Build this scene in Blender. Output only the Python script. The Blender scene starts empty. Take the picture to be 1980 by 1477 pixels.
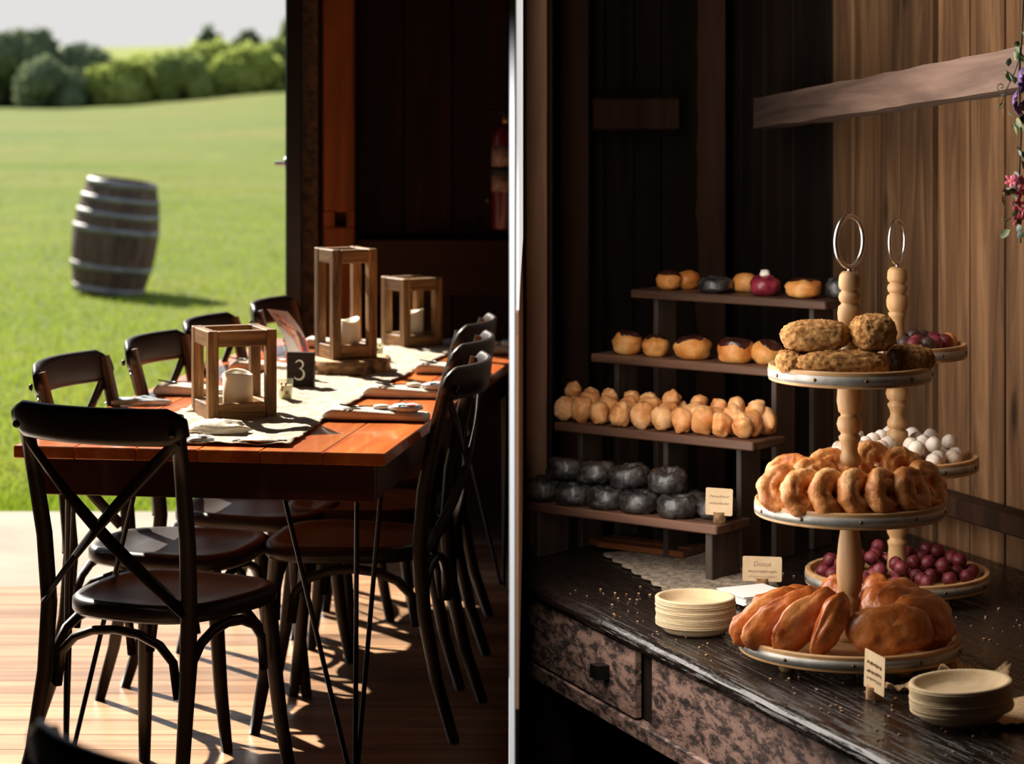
import bpy, math, random
from mathutils import Vector, Matrix, noise

R = random.Random(11)
sc = bpy.context.scene
col = sc.collection
PI = math.pi

# ------------------------------------------------------------------ camera, sky, sun, added window lamp, exposure
FPX, HOR, EYE = 5000.0, 150.0, 1.6          # focal length in px (of 1980), horizon row, eye height
cam_d = bpy.data.cameras.new('camera')
cam = bpy.data.objects.new('camera', cam_d)
col.objects.link(cam)
cam.location = (0, 0, EYE)
cam.rotation_euler = (PI / 2, 0, 0)
cam_d.sensor_fit = 'HORIZONTAL'
cam_d.sensor_width = 36
cam_d.lens = FPX / 1980 * 36
cam_d.shift_y = -(738.5 - HOR) / 1980
cam_d.clip_end = 2000
cam_d.dof.use_dof = True
cam_d.dof.focus_distance = 5.6
cam_d.dof.aperture_fstop = 4.6
sc.camera = cam

w = bpy.data.worlds.new('sky')
sc.world = w
w.use_nodes = True
nt = w.node_tree
bg = nt.nodes['Background']
tc = nt.nodes.new('ShaderNodeTexCoord')
sp = nt.nodes.new('ShaderNodeSeparateXYZ')
rp = nt.nodes.new('ShaderNodeValToRGB')
nt.links.new(tc.outputs['Generated'], sp.inputs[0])
nt.links.new(sp.outputs['Z'], rp.inputs[0])
nt.links.new(rp.outputs[0], bg.inputs[0])
rp.color_ramp.elements[0].position = 0.0
rp.color_ramp.elements[0].color = (.78, .765, .75, 1)
rp.color_ramp.elements[1].position = 0.75
rp.color_ramp.elements[1].color = (.42, .55, .78, 1)
bg.inputs[1].default_value = 1.0

SUN_E = math.radians(37)
SUN_DIR = Vector((.59 * math.cos(SUN_E), -.807 * math.cos(SUN_E), -math.sin(SUN_E)))
sun_d = bpy.data.lights.new('sun', 'SUN')
sun_d.energy = 14.5
sun_d.color = (1, .91, .78)
sun_d.angle = math.radians(.6)
sun = bpy.data.objects.new('sun', sun_d)
col.objects.link(sun)
sun.rotation_euler = SUN_DIR.to_track_quat('-Z', 'Y').to_euler()

win_d = bpy.data.lights.new('assumed_window_lamp', 'AREA')  # area lamp added on the partition in place of the assumed window's light
win_d.shape = 'RECTANGLE'
win_d.size = 2.02         # width along the wall
win_d.size_y = 1.15       # height
win_d.energy = 43
win_d.color = (1, .93, .84)
win = bpy.data.objects.new('assumed_window_lamp', win_d)
col.objects.link(win)
win.location = (.027, 5.46, 1.52)
win.rotation_euler = Vector((1, -.013, -.0)).to_track_quat('-Z', 'Z').to_euler()

spot_d = bpy.data.lights.new('added_edge_spot', 'SPOT')  # added lamp out of view, only there to whiten the partition's end strip
spot_d.energy = 480
spot_d.spot_size = math.radians(22)
spot_d.spot_blend = .5
spot_d.shadow_soft_size = .03
spot = bpy.data.objects.new('added_edge_spot', spot_d)
col.objects.link(spot)
spot.location = (0, 3.0, 3.15)
spot.rotation_euler = (Vector((0, 4.3, .92)) - Vector(spot.location)).to_track_quat('-Z', 'Y').to_euler()

vs = sc.view_settings
vs.view_transform = 'Standard'
vs.look = 'None'
vs.exposure = 0
vs.gamma = 1
vs.use_curve_mapping = False


# ------------------------------------------------------------------ placing helpers
def P(px, py, D):
    """point at depth D seen in the photo frame at px, py"""
    return Vector(((px - 990) / FPX * D, D, EYE - (py - HOR) / FPX * D))


def on_z(px, py, z):
    D = FPX * (EYE - z) / (py - HOR)
    return Vector(((px - 990) / FPX * D, D, z))


# ------------------------------------------------------------------ mesh builder
def rot(ax, a):
    return Matrix.Rotation(a, 3, ax)


class B:
    def __init__(s):
        s.v, s.f = [], []

    def add(s, V, F):
        o = len(s.v)
        s.v += [tuple(v) for v in V]
        s.f += [tuple(i + o for i in f) for f in F]
        return s

    def box(s, c, size, m=None, bev=.003):
        """chamfered box"""
        hx, hy, hz = [a / 2 for a in size]
        b = min(bev, hx * .9, hy * .9, hz * .9)
        V, idx = [], {}
        for sx in (-1, 1):
            for sy in (-1, 1):
                for sz in (-1, 1):
                    for k, p in enumerate(((hx, hy - b, hz - b), (hx - b, hy, hz - b), (hx - b, hy - b, hz))):
                        idx[(sx, sy, sz, k)] = len(V)
                        V.append(Vector((sx * p[0], sy * p[1], sz * p[2])))
        I = lambda x, y, z, k: idx[(x, y, z, k)]
        F = []

        def quad(a, flip):
            F.append(tuple(a[::-1]) if flip else tuple(a))
        for sg in (-1, 1):
            quad([I(sg, -1, -1, 0), I(sg, 1, -1, 0), I(sg, 1, 1, 0), I(sg, -1, 1, 0)], sg < 0)
            quad([I(-1, sg, -1, 1), I(-1, sg, 1, 1), I(1, sg, 1, 1), I(1, sg, -1, 1)], sg < 0)
            quad([I(-1, -1, sg, 2), I(1, -1, sg, 2), I(1, 1, sg, 2), I(-1, 1, sg, 2)], sg < 0)
        for a in (-1, 1):
            for c2 in (-1, 1):
                quad([I(a, c2, -1, 0), I(a, c2, -1, 1), I(a, c2, 1, 1), I(a, c2, 1, 0)], a * c2 < 0)
                quad([I(a, -1, c2, 0), I(a, 1, c2, 0), I(a, 1, c2, 2), I(a, -1, c2, 2)], a * c2 < 0)
                quad([I(-1, a, c2, 1), I(-1, a, c2, 2), I(1, a, c2, 2), I(1, a, c2, 1)], a * c2 < 0)
                for d in (-1, 1):
                    quad([I(a, c2, d, 0), I(a, c2, d, 1), I(a, c2, d, 2)], a * c2 * d < 0)
        c = Vector(c)
        return s.add([(m @ v if m else v) + c for v in V], F)

    def tube(s, path, rad, n=8, flat=(1, 1), up=None, closed=False, cap=True):
        path = [Vector(p) for p in path]
        N = len(path)
        rad = [rad] * N if not hasattr(rad, '__len__') else rad
        V, F = [], []
        prev = None
        for i in range(N):
            if closed:
                t = path[(i + 1) % N] - path[i - 1]
            else:
                t = path[min(i + 1, N - 1)] - path[max(i - 1, 0)]
            t.normalize()
            if up is not None:
                a = Vector(up) - t * t.dot(Vector(up))
            elif prev is None:
                a = Vector((0, 0, 1)) if abs(t.z) < .9 else Vector((1, 0, 0))
                a = a - t * t.dot(a)
            else:
                a = prev - t * t.dot(prev)
            a.normalize()
            prev = a
            b = t.cross(a)
            for k in range(n):
                an = 2 * PI * (k + .5) / n
                V.append(path[i] + (a * math.cos(an) * flat[0] + b * math.sin(an) * flat[1]) * rad[i])
        M = N if closed else N - 1
        for i in range(M):
            j = (i + 1) % N
            for k in range(n):
                k2 = (k + 1) % n
                F.append((i * n + k, j * n + k, j * n + k2, i * n + k2)[::-1])
        if cap and not closed:
            F.append(tuple(range(n)))
            F.append(tuple(range((N - 1) * n, N * n))[::-1])
        return s.add(V, F)

    def lathe(s, prof, n=32, c=(0, 0, 0), m=None, wob=None):
        V, F = [], []
        N = len(prof)
        c = Vector(c)
        for k in range(n):
            a = 2 * PI * k / n
            for i, (r, z) in enumerate(prof):
                f = 1 + (wob(a, i) if wob else 0)
                p = Vector((r * f * math.cos(a), r * f * math.sin(a), z))
                V.append((m @ p if m else p) + c)
        for k in range(n):
            k2 = (k + 1) % n
            for i in range(N - 1):
                F.append((k * N + i, k2 * N + i, k2 * N + i + 1, k * N + i + 1))
        return s.add(V, F)

    def prism(s, poly, z0, z1, m=None, c=(0, 0, 0)):
        n = len(poly)
        c = Vector(c)
        V = [Vector((x, y, z0)) for x, y in poly] + [Vector((x, y, z1)) for x, y in poly]
        V = [(m @ v if m else v) + c for v in V]
        F = [tuple(range(n))[::-1], tuple(range(n, 2 * n))]
        F += [(i, (i + 1) % n, n + (i + 1) % n, n + i) for i in range(n)]
        return s.add(V, F)

    def ball(s, rad, seg=14, rings=9, c=(0, 0, 0), fn=None, m=None):
        c = Vector(c)
        rx, ry, rz = rad if hasattr(rad, '__len__') else (rad,) * 3
        V = []
        for i in range(rings + 1):
            th = PI * i / rings
            for k in range(seg):
                ph = 2 * PI * k / seg
                d = Vector((math.sin(th) * math.cos(ph), math.sin(th) * math.sin(ph), math.cos(th)))
                p = Vector((d.x * rx, d.y * ry, d.z * rz))
                if fn:
                    p = fn(p, d)
                V.append((m @ p if m else p) + c)
        F = []
        for i in range(rings):
            for k in range(seg):
                k2 = (k + 1) % seg
                if i == 0:
                    F.append((k, seg + k, seg + k2))
                elif i == rings - 1:
                    F.append((i * seg + k, (i + 1) * seg + k, i * seg + k2))
                else:
                    F.append((i * seg + k, (i + 1) * seg + k, (i + 1) * seg + k2, i * seg + k2))
        return s.add(V, F)

    def torus(s, Rm, rm, n=26, k=14, fn=None, m=None, c=(0, 0, 0), sz=1.0):
        c = Vector(c)
        V, F = [], []
        for i in range(n):
            a = 2 * PI * i / n
            for j in range(k):
                b = 2 * PI * j / k
                d = Vector((math.cos(a) * math.cos(b), math.sin(a) * math.cos(b), math.sin(b)))
                p = Vector((math.cos(a) * Rm, math.sin(a) * Rm, 0)) + Vector((d.x * rm, d.y * rm, d.z * rm * sz))
                if fn:
                    p = fn(p, d)
                V.append((m @ p if m else p) + c)
        for i in range(n):
            i2 = (i + 1) % n
            for j in range(k):
                j2 = (j + 1) % k
                F.append((i * k + j, i2 * k + j, i2 * k + j2, i * k + j2))
        return s.add(V, F)

    def grid(s, nx, ny, fn, thick=0):
        """surface fn(u,v), optional thickness downwards"""
        V = [Vector(fn(i / nx, j / ny)) for j in range(ny + 1) for i in range(nx + 1)]
        F = [(j * (nx + 1) + i, j * (nx + 1) + i + 1, (j + 1) * (nx + 1) + i + 1, (j + 1) * (nx + 1) + i)
             for j in range(ny) for i in range(nx)]
        if thick:
            o = len(V)
            V += [v - Vector((0, 0, thick)) for v in V]
            F += [tuple(i + o for i in f[::-1]) for f in F]
            ring = [i for i in range(nx + 1)] + [(j) * (nx + 1) + nx for j in range(1, ny + 1)] + \
                   [ny * (nx + 1) + i for i in range(nx - 1, -1, -1)] + [j * (nx + 1) for j in range(ny - 1, 0, -1)]
            for a, b in zip(ring, ring[1:] + ring[:1]):
                F.append((a, a + o, b + o, b))
        return s.add(V, F)

    def mesh(s, name, mat, smooth=True):
        me = bpy.data.meshes.new(name)
        me.from_pydata([tuple(v) for v in s.v], [], s.f)
        me.materials.append(mat)
        if smooth:
            me.polygons.foreach_set('use_smooth', [True] * len(me.polygons))
        me.update()
        return me

    def obj(s, name, mat, parent=None, smooth=True, loc=None, m=None):
        return put(name, s.mesh(name, mat, smooth), parent, loc, m)


def put(name, me, parent=None, loc=None, m=None):
    o = bpy.data.objects.new(name, me)
    col.objects.link(o)
    if parent:
        o.parent = parent
    if m is not None:
        o.rotation_euler = m.to_euler() if isinstance(m, Matrix) else m
    if loc is not None:
        o.location = loc
    return o


def tag(o, label, cat, group=None):
    o['label'] = label
    o['category'] = cat
    if group:
        o['group'] = group
    return o


def thing(name, label, cat, loc=(0, 0, 0), rotz=0, group=None, m=None):
    o = bpy.data.objects.new(name, None)
    col.objects.link(o)
    o.empty_display_size = .05
    o.location = loc
    o.rotation_euler = m.to_euler() if m is not None else (0, 0, rotz)
    return tag(o, label, cat, group)


def copy_tree(o, parent=None):
    c = o.copy()
    col.objects.link(c)
    c.parent = parent
    for ch in list(o.children):
        copy_tree(ch, c)
    return c


def struct(o, label=None):
    o['kind'] = 'structure'
    if label:
        o['label'] = label
    return o


def frame(x, z):
    """rotation whose local X is x and whose local Z is as near z as possible"""
    x = Vector(x).normalized()
    z = Vector(z)
    z = (z - x * x.dot(z)).normalized()
    y = z.cross(x)
    return Matrix((x, y, z)).transposed()


# ------------------------------------------------------------------ materials
def srgb(r, g, b):
    f = lambda c: (c / 255 / 12.92) if c / 255 <= .04045 else ((c / 255 + .055) / 1.055) ** 2.4
    return (f(r), f(g), f(b), 1)


def nodes(name):
    m = bpy.data.materials.new(name)
    m.use_nodes = True
    t = m.node_tree
    return m, t, t.nodes['Principled BSDF']


def N(t, typ, **kw):
    n = t.nodes.new(typ)
    for k, v in kw.items():
        setattr(n, k, v)
    return n


def coords(t, scale, rnd=True):
    tcn = N(t, 'ShaderNodeTexCoord')
    mp = N(t, 'ShaderNodeMapping')
    mp.inputs['Scale'].default_value = scale
    t.links.new(tcn.outputs['Object'], mp.inputs['Vector'])
    if rnd:
        oi = N(t, 'ShaderNodeObjectInfo')
        ml = N(t, 'ShaderNodeMath', operation='MULTIPLY')
        ml.inputs[1].default_value = 37.0
        t.links.new(oi.outputs['Random'], ml.inputs[0])
        t.links.new(ml.outputs[0], mp.inputs['Location'])
    return mp.outputs[0]


def ramp(t, fac, stops):
    r = N(t, 'ShaderNodeValToRGB')
    el = r.color_ramp.elements
    while len(el) < len(stops):
        el.new(.5)
    for e, (p, c) in zip(el, stops):
        e.position = p
        e.color = c
    t.links.new(fac, r.inputs[0])
    return r.outputs[0]


def noise_tex(t, vec, scale, detail=4, rough=.55, dist=0):
    n = N(t, 'ShaderNodeTexNoise')
    n.inputs['Scale'].default_value = scale
    n.inputs['Detail'].default_value = detail
    n.inputs['Roughness'].default_value = rough
    n.inputs['Distortion'].default_value = dist
    if vec is not None:
        t.links.new(vec, n.inputs['Vector'])
    return n.outputs['Fac']


def bump(t, p, h, strength, dist=.005):
    b = N(t, 'ShaderNodeBump')
    b.inputs['Strength'].default_value = strength
    b.inputs['Distance'].default_value = dist
    t.links.new(h, b.inputs['Height'])
    t.links.new(b.outputs[0], p.inputs['Normal'])


def wood(name, dark, light, axis='X', scale=1.0, rough=.55, bmp=.3, coat=0, spec=.5, vary=.35, knots=False, mid=None):
    """grain stretched along the local axis, each board with its own offset and tone"""
    m, t, p = nodes(name)
    s = {'X': (1.2, 16, 16), 'Y': (16, 1.2, 16), 'Z': (16, 16, 1.2)}[axis]
    v = coords(t, tuple(a * scale for a in s))
    f = noise_tex(t, v, 1.6, 8, .62, .8)
    stops = [(.3, dark), (.72, light)] if not mid else [(.28, dark), (.5, mid), (.74, light)]
    c = ramp(t, f, stops)
    v2 = coords(t, tuple(a * scale * .22 for a in s))
    f2 = noise_tex(t, v2, 2.2, 3)
    oi = N(t, 'ShaderNodeObjectInfo')
    mr = N(t, 'ShaderNodeMapRange')
    mr.inputs['To Min'].default_value = 1 - vary
    mr.inputs['To Max'].default_value = 1 + vary * .6
    t.links.new(oi.outputs['Random'], mr.inputs['Value'])
    mr2 = N(t, 'ShaderNodeMapRange')
    mr2.inputs['From Min'].default_value = .3
    mr2.inputs['From Max'].default_value = .7
    mr2.inputs['To Min'].default_value = .62
    mr2.inputs['To Max'].default_value = 1.25
    t.links.new(f2, mr2.inputs['Value'])
    mu = N(t, 'ShaderNodeMath', operation='MULTIPLY')
    t.links.new(mr.outputs[0], mu.inputs[0])
    t.links.new(mr2.outputs[0], mu.inputs[1])
    val = mu.outputs[0]
    if knots:
        vk = coords(t, {'X': (2.2, 7, 7), 'Y': (7, 2.2, 7), 'Z': (7, 7, 2.2)}[axis])
        vo = N(t, 'ShaderNodeTexVoronoi')
        vo.inputs['Scale'].default_value = 1.0
        t.links.new(vk, vo.inputs['Vector'])
        kr = N(t, 'ShaderNodeMapRange')
        kr.inputs['From Min'].default_value = .05
        kr.inputs['From Max'].default_value = .16
        kr.inputs['To Min'].default_value = .3
        t.links.new(vo.outputs['Distance'], kr.inputs['Value'])
        mk = N(t, 'ShaderNodeMath', operation='MULTIPLY')
        t.links.new(val, mk.inputs[0])
        t.links.new(kr.outputs[0], mk.inputs[1])
        val = mk.outputs[0]
    mx = N(t, 'ShaderNodeVectorMath', operation='SCALE')
    t.links.new(c, mx.inputs[0])
    t.links.new(val, mx.inputs['Scale'])
    t.links.new(mx.outputs[0], p.inputs['Base Color'])
    p.inputs['Roughness'].default_value = rough
    p.inputs['Specular IOR Level'].default_value = spec
    if coat:
        p.inputs['Coat Weight'].default_value = coat
        p.inputs['Coat Roughness'].default_value = .08
    if bmp:
        bump(t, p, f, bmp, .002)
    return m


def plain(name, c, rough=.5, metal=0, spec=.5, coat=0, bmp=0, bscale=60, c2=None, nscale=8, bdist=.003, lo=.35, hi=.65):
    m, t, p = nodes(name)
    p.inputs['Roughness'].default_value = rough
    p.inputs['Metallic'].default_value = metal
    p.inputs['Specular IOR Level'].default_value = spec
    p.inputs['Coat Weight'].default_value = coat
    p.inputs['Coat Roughness'].default_value = .15
    if c2:
        v = coords(t, (1, 1, 1))
        f = noise_tex(t, v, nscale, 5)
        t.links.new(ramp(t, f, [(lo, c), (hi, c2)]), p.inputs['Base Color'])
    else:
        p.inputs['Base Color'].default_value = c
    if bmp:
        v = coords(t, (1, 1, 1))
        bump(t, p, noise_tex(t, v, bscale, 5), bmp, bdist)
    return m


def pastry(name, c1, c2, c3, nscale=22, rough=.45, coat=0, bmp=.5, bscale=60, sss=.06, bdist=.004, spec=.4):
    m, t, p = nodes(name)
    v = coords(t, (1, 1, 1))
    f = noise_tex(t, v, nscale, 5, .6)
    t.links.new(ramp(t, f, [(.32, c1), (.5, c2), (.68, c3)]), p.inputs['Base Color'])
    p.inputs['Roughness'].default_value = rough
    p.inputs['Coat Weight'].default_value = coat
    p.inputs['Coat Roughness'].default_value = .2
    p.inputs['Specular IOR Level'].default_value = spec
    p.inputs['Subsurface Weight'].default_value = sss
    p.inputs['Subsurface Radius'].default_value = (.012, .006, .003)
    bump(t, p, noise_tex(t, v, bscale, 6, .65), bmp, bdist)
    return m


M = {}
M['chair'] = wood('chair_wood', srgb(24, 17, 14), srgb(50, 35, 27), 'Z', 1.2, .4, .15, 0, .45, .2)
M['seat'] = wood('seat_wood', srgb(26, 19, 17), srgb(48, 37, 33), 'X', 1.0, .38, .2, 0, .5, .15)
M['chair_metal'] = plain('strap_metal', srgb(34, 24, 20), .42, .2)
M['bolt'] = plain('bolt_steel', srgb(70, 60, 52), .35, .9)
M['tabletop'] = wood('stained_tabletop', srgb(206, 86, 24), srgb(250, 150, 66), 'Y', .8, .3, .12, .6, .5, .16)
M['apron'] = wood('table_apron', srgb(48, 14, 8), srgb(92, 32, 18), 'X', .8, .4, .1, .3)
M['black_iron'] = plain('black_iron', srgb(22, 20, 20), .4, .5)
M['lantern'] = wood('lantern_wood', srgb(64, 42, 20), srgb(182, 134, 80), 'X', 2.6, .55, .45, 0, .4, .25)
M['candle'] = plain('candle_wax', srgb(246, 240, 224), .5)
for k in ('Subsurface Weight',):
    M['candle'].node_tree.nodes['Principled BSDF'].inputs[k].default_value = .85
M['candle'].node_tree.nodes['Principled BSDF'].inputs['Subsurface Radius'].default_value = (.06, .05, .038)
M['runner'] = plain('runner_cloth', srgb(210, 200, 184), .95, 0, .1, 0, 1, 110, srgb(182, 168, 146), 40, .006)
M['napkin'] = plain('napkin_cloth', srgb(246, 234, 218), .9, 0, .1, 0, .4, 220, srgb(234, 220, 202), 12)
M['linen'] = plain('cream_linen', srgb(236, 224, 204), .9, 0, .1, 0, .5, 160, srgb(222, 206, 182), 12)
M['steel'] = plain('cutlery_steel', srgb(120, 118, 116), .22, 1)
M['packet'] = plain('clear_packet', srgb(225, 228, 230), .18, 0, .6, .4, .3, 50, srgb(190, 205, 215), 30)
M['packet_blue'] = plain('packet_print_blue', srgb(120, 165, 185), .3)
M['packet_pink'] = plain('packet_print_pink', srgb(225, 110, 110), .3)
M['spoon'] = plain('ivory_shell', srgb(240, 230, 210), .35, 0, .5, .3)
M['sign'] = wood('sign_wood', srgb(26, 16, 12), srgb(54, 35, 26), 'X', 2.5, .6, .3, 0, .2, .1)
M['white_paint'] = plain('white_paint', srgb(235, 232, 225), .6)
M['slice_top'] = plain('slice_face', srgb(214, 180, 134), .7, 0, .3, 0, .2, 40, srgb(188, 148, 102), 14)
M['bark'] = plain('bark', srgb(80, 56, 38), .85, 0, .2, 0, 1, 60, srgb(182, 140, 100), 30, .008)
M['glass'], t_, p_ = nodes('clear_glass')
tr_, gl_, mx_ = N(t_, 'ShaderNodeBsdfTransparent'), N(t_, 'ShaderNodeBsdfGlossy'), N(t_, 'ShaderNodeMixShader')
tr_.inputs[0].default_value = (.95, .96, .9, 1)
gl_.inputs['Roughness'].default_value = .04
mx_.inputs[0].default_value = .14
t_.links.new(tr_.outputs[0], mx_.inputs[1])
t_.links.new(gl_.outputs[0], mx_.inputs[2])
t_.links.new(mx_.outputs[0], t_.nodes['Material Output'].inputs[0])
M['wax_pale'] = plain('votive_wax', srgb(232, 226, 188), .5)
M['foil'] = plain('copper_mark', srgb(140, 62, 40), .5)
M['barrel'] = wood('weathered_stave', srgb(64, 46, 40), srgb(112, 88, 78), 'Z', 1.2, .75, .4, 0, .3, .3)
M['hoop'] = plain('grey_hoop_iron', srgb(128, 128, 130), .5, .4, .5, 0, .2, 30, srgb(98, 96, 98), 9)
M['floor'] = wood('floor_board', srgb(138, 98, 66), srgb(208, 164, 124), 'X', .55, .36, .2, 0, .5, .14)
M['concrete'] = plain('concrete', srgb(156, 145, 130), .85, 0, .3, 0, .4, 40, srgb(140, 128, 113), 3)
M['dark_wall'] = wood('dark_barn_board', srgb(28, 18, 13), srgb(62, 38, 24), 'Z', .5, .8, .5, 0, .2, .4)
M['post'] = wood('barn_post', srgb(84, 40, 16), srgb(158, 86, 40), 'Z', .5, .7, .5, 0, .25, .15)
M['rail_wood'] = wood('dark_rail', srgb(36, 22, 15), srgb(76, 46, 28), 'X', .5, .75, .4, 0, .2, .1)
M['door_paint'] = plain('black_door_paint', srgb(24, 22, 24), .35)
M['chrome'] = plain('satin_chrome', srgb(200, 200, 198), .25, 1)
M['rough_edge'] = plain('weathered_edge', srgb(70, 56, 46), .9, 0, .2, 0, 1, 50, srgb(116, 92, 74), 30, .01)
M['white_trim'] = plain('white_trim_paint', (.9, .9, .9, 1), .6)
M['ceiling'] = plain('dark_ceiling', srgb(40, 28, 20), .9, c2=srgb(26, 19, 14))
M['ext_red'] = plain('extinguisher_red', srgb(104, 14, 14), .35, 0, .5, .2)
M['ext_label'] = plain('extinguisher_label', srgb(168, 130, 108), .6, c2=srgb(112, 80, 66), nscale=60)
M['black_rubber'] = plain('black_rubber', srgb(20, 19, 20), .6)
M['brass'] = plain('aged_brass', srgb(150, 112, 62), .4, .9)

def leafy(name, c1, c2, scale, tr=.5):
    m, t, p = nodes(name)
    gc = ramp(t, noise_tex(t, N(t, 'ShaderNodeTexCoord').outputs['Object'], scale, 4), [(.35, c1), (.65, c2)])
    df, tl, mxs = N(t, 'ShaderNodeBsdfDiffuse'), N(t, 'ShaderNodeBsdfTranslucent'), N(t, 'ShaderNodeMixShader')
    mxs.inputs[0].default_value = tr
    t.links.new(gc, df.inputs[0])
    t.links.new(gc, tl.inputs[0])
    t.links.new(df.outputs[0], mxs.inputs[1])
    t.links.new(tl.outputs[0], mxs.inputs[2])
    t.links.new(mxs.outputs[0], t.nodes['Material Output'].inputs[0])
    return m


# ------------------------------------------------------------------ ground, meadow, hedge
def meadow_z(x, y):
    z = -.13
    t = max(0, (y - 40) / 110)
    z += 1.15 * t * t * max(0, min(1, (x / max(y, 1) + .16) / .08)) * (1 if y < 150 else 150 / y)
    z += .02 * noise.noise(Vector((x * .25, y * .25, 0))) + .05 * noise.noise(Vector((x * .06, y * .05, 3))) * min(1, y / 40)
    return z


m, t, p = nodes('meadow_grass')
tcn = N(t, 'ShaderNodeTexCoord')
a = noise_tex(t, tcn.outputs['Object'], .09, 4)
b_ = noise_tex(t, tcn.outputs['Object'], 1.6, 6, .7)
c_ = ramp(t, a, [(.36, srgb(76, 94, 22)), (.5, srgb(87, 99, 28)), (.66, srgb(98, 99, 38))])
d_ = N(t, 'ShaderNodeMapRange')
d_.inputs['From Min'].default_value = .3
d_.inputs['From Max'].default_value = .7
d_.inputs['To Min'].default_value = .72
d_.inputs['To Max'].default_value = 1.2
t.links.new(b_, d_.inputs['Value'])
e_ = N(t, 'ShaderNodeVectorMath', operation='SCALE')
t.links.new(c_, e_.inputs[0])
t.links.new(d_.outputs[0], e_.inputs['Scale'])
t.links.new(e_.outputs[0], p.inputs['Base Color'])
p.inputs['Roughness'].default_value = .9
p.inputs['Specular IOR Level'].default_value = .1
M['meadow'] = m
g = B()
ys = [9.7 + (260 - 9.7) * (i / 70) ** 2.2 for i in range(71)]
xs = [-1 + 2 * i / 40 for i in range(41)]
V = [(x * (6 + y * .5) - .04 * y, y, meadow_z(x * (6 + y * .5) - .04 * y, y)) for y in ys for x in xs]
F = [(j * 41 + i, j * 41 + i + 1, (j + 1) * 41 + i + 1, (j + 1) * 41 + i) for j in range(70) for i in range(40)]
struct(g.add(V, F).obj('ground', m), 'sunlit mown meadow rising to the hedge')

gr = random.Random(5)
g = B()
V, F = [], []
for i in range(80000):
    y = 9.72 + 60 * gr.random() ** 2.4
    x = y * (-.21 + .14 * gr.random())
    z = meadow_z(x, y)
    h = gr.uniform(.02, .05) * max(.15, 1 - (y - 9.7) / 60)
    an = gr.uniform(0, PI)
    wd = .0035 * (1 + y * .04)
    o = len(V)
    V += [(x - math.cos(an) * wd, y - math.sin(an) * wd, z - .005), (x + math.cos(an) * wd, y + math.sin(an) * wd, z - .005),
          (x + gr.uniform(-.02, .02), y + gr.uniform(-.02, .02), z + h)]
    F.append((o, o + 1, o + 2))
M['blade'] = leafy('grass_blade', srgb(114, 136, 38), srgb(136, 146, 58), .7, .6)
o = g.add(V, F).obj('grass', M['blade'], smooth=False)
o['kind'] = 'stuff'
o['label'] = 'short green grass blades of the near meadow'
o['category'] = 'grass'

M['leaf_dark'] = leafy('foliage_dark', srgb(104, 116, 90), srgb(128, 140, 104), .35, .4)
M['leaf_light'] = leafy('foliage_light', srgb(148, 162, 82), srgb(180, 188, 110), .35, .5)
M['leaf_mid'] = leafy('foliage_mid', srgb(120, 136, 80), srgb(154, 166, 98), .35, .45)
M['trunk'] = plain('bush_trunk', srgb(60, 48, 38), .9)
M['hill'] = plain('far_hill_field', srgb(128, 132, 66), .9, 0, .1, 0, 0, 1, srgb(108, 120, 52), .08)
g = B()
g.grid(30, 8, lambda u, v: (-75 + 110 * u, 205 + 120 * v, -.5 + (5.3 + 1.5 * math.exp(-((u - .62) / .2) ** 2)) * math.sin(min(1, v * 1.6) * PI / 2)))
struct(g.obj('hill', M['hill']), 'pale green field rising behind the hedge')


def bush(name, px, top, bot, wpx, D, mat, label, seed):
    r = random.Random(seed)
    x = (px - 990) / FPX * D
    zt = EYE - (top - HOR) / FPX * D
    zb = meadow_z(x, D) - .1
    hw = wpx / FPX * D / 2
    H = max(1.5, zt - zb)
    T = thing(name, label, 'bush' if name == 'bush' else 'tree', (x, D, zb), 0, 'hedge beyond the meadow')
    g = B()
    lobes = [(r.uniform(-.75, .75) * hw, r.uniform(-.6, .6) * hw, r.uniform(.2, .72) * H, r.uniform(.26, .46)) for _ in range(14)]
    lobes.append((0, 0, H * .62, .5))
    for (lx, ly, lz, s) in lobes:
        rx, rz = hw * s * 1.1, min(H * s * .8, H - lz)
        sd = r.random() * 50
        g.ball((rx, rx, rz), 14, 9, (lx, ly, lz),
               lambda p, d: p * (1 + .3 * noise.noise(d * 2.6 + Vector((sd, 0, 0))) + .2 * noise.noise(d * 6 + Vector((0, sd, 0)))))
    V, F = [], []
    for i in range(2600):
        lx, ly, lz, s = r.choice(lobes)
        d = Vector((r.gauss(0, 1), r.gauss(0, 1), r.gauss(0, 1))).normalized()
        rx, rz = hw * s * 1.1, min(H * s * .8, H - lz)
        c = Vector((lx, ly, lz)) + Vector((d.x * rx, d.y * rx, d.z * rz)) * r.uniform(.95, 1.2)
        q = r.uniform(.14, .38)
        e1 = Vector((r.gauss(0, 1), r.gauss(0, 1), r.gauss(0, 1))).normalized() * q
        e2 = e1.cross(d).normalized() * q * .6 if e1.cross(d).length > .01 else Vector((0, 0, q))
        o = len(V)
        V += [c - e1, c + e2, c + e1, c - e2]
        F.append((o, o + 1, o + 2, o + 3))
    g.add(V, F)
    g.obj('foliage', mat, T)
    for k in range(3):
        a = r.uniform(0, 6)
        B().tube([(.1 * math.cos(a), .1 * math.sin(a), 0), (.3 * math.cos(a), .3 * math.sin(a), H * .5)], [.12, .06], 6).obj('stem', M['trunk'], T)
    return T


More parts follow.
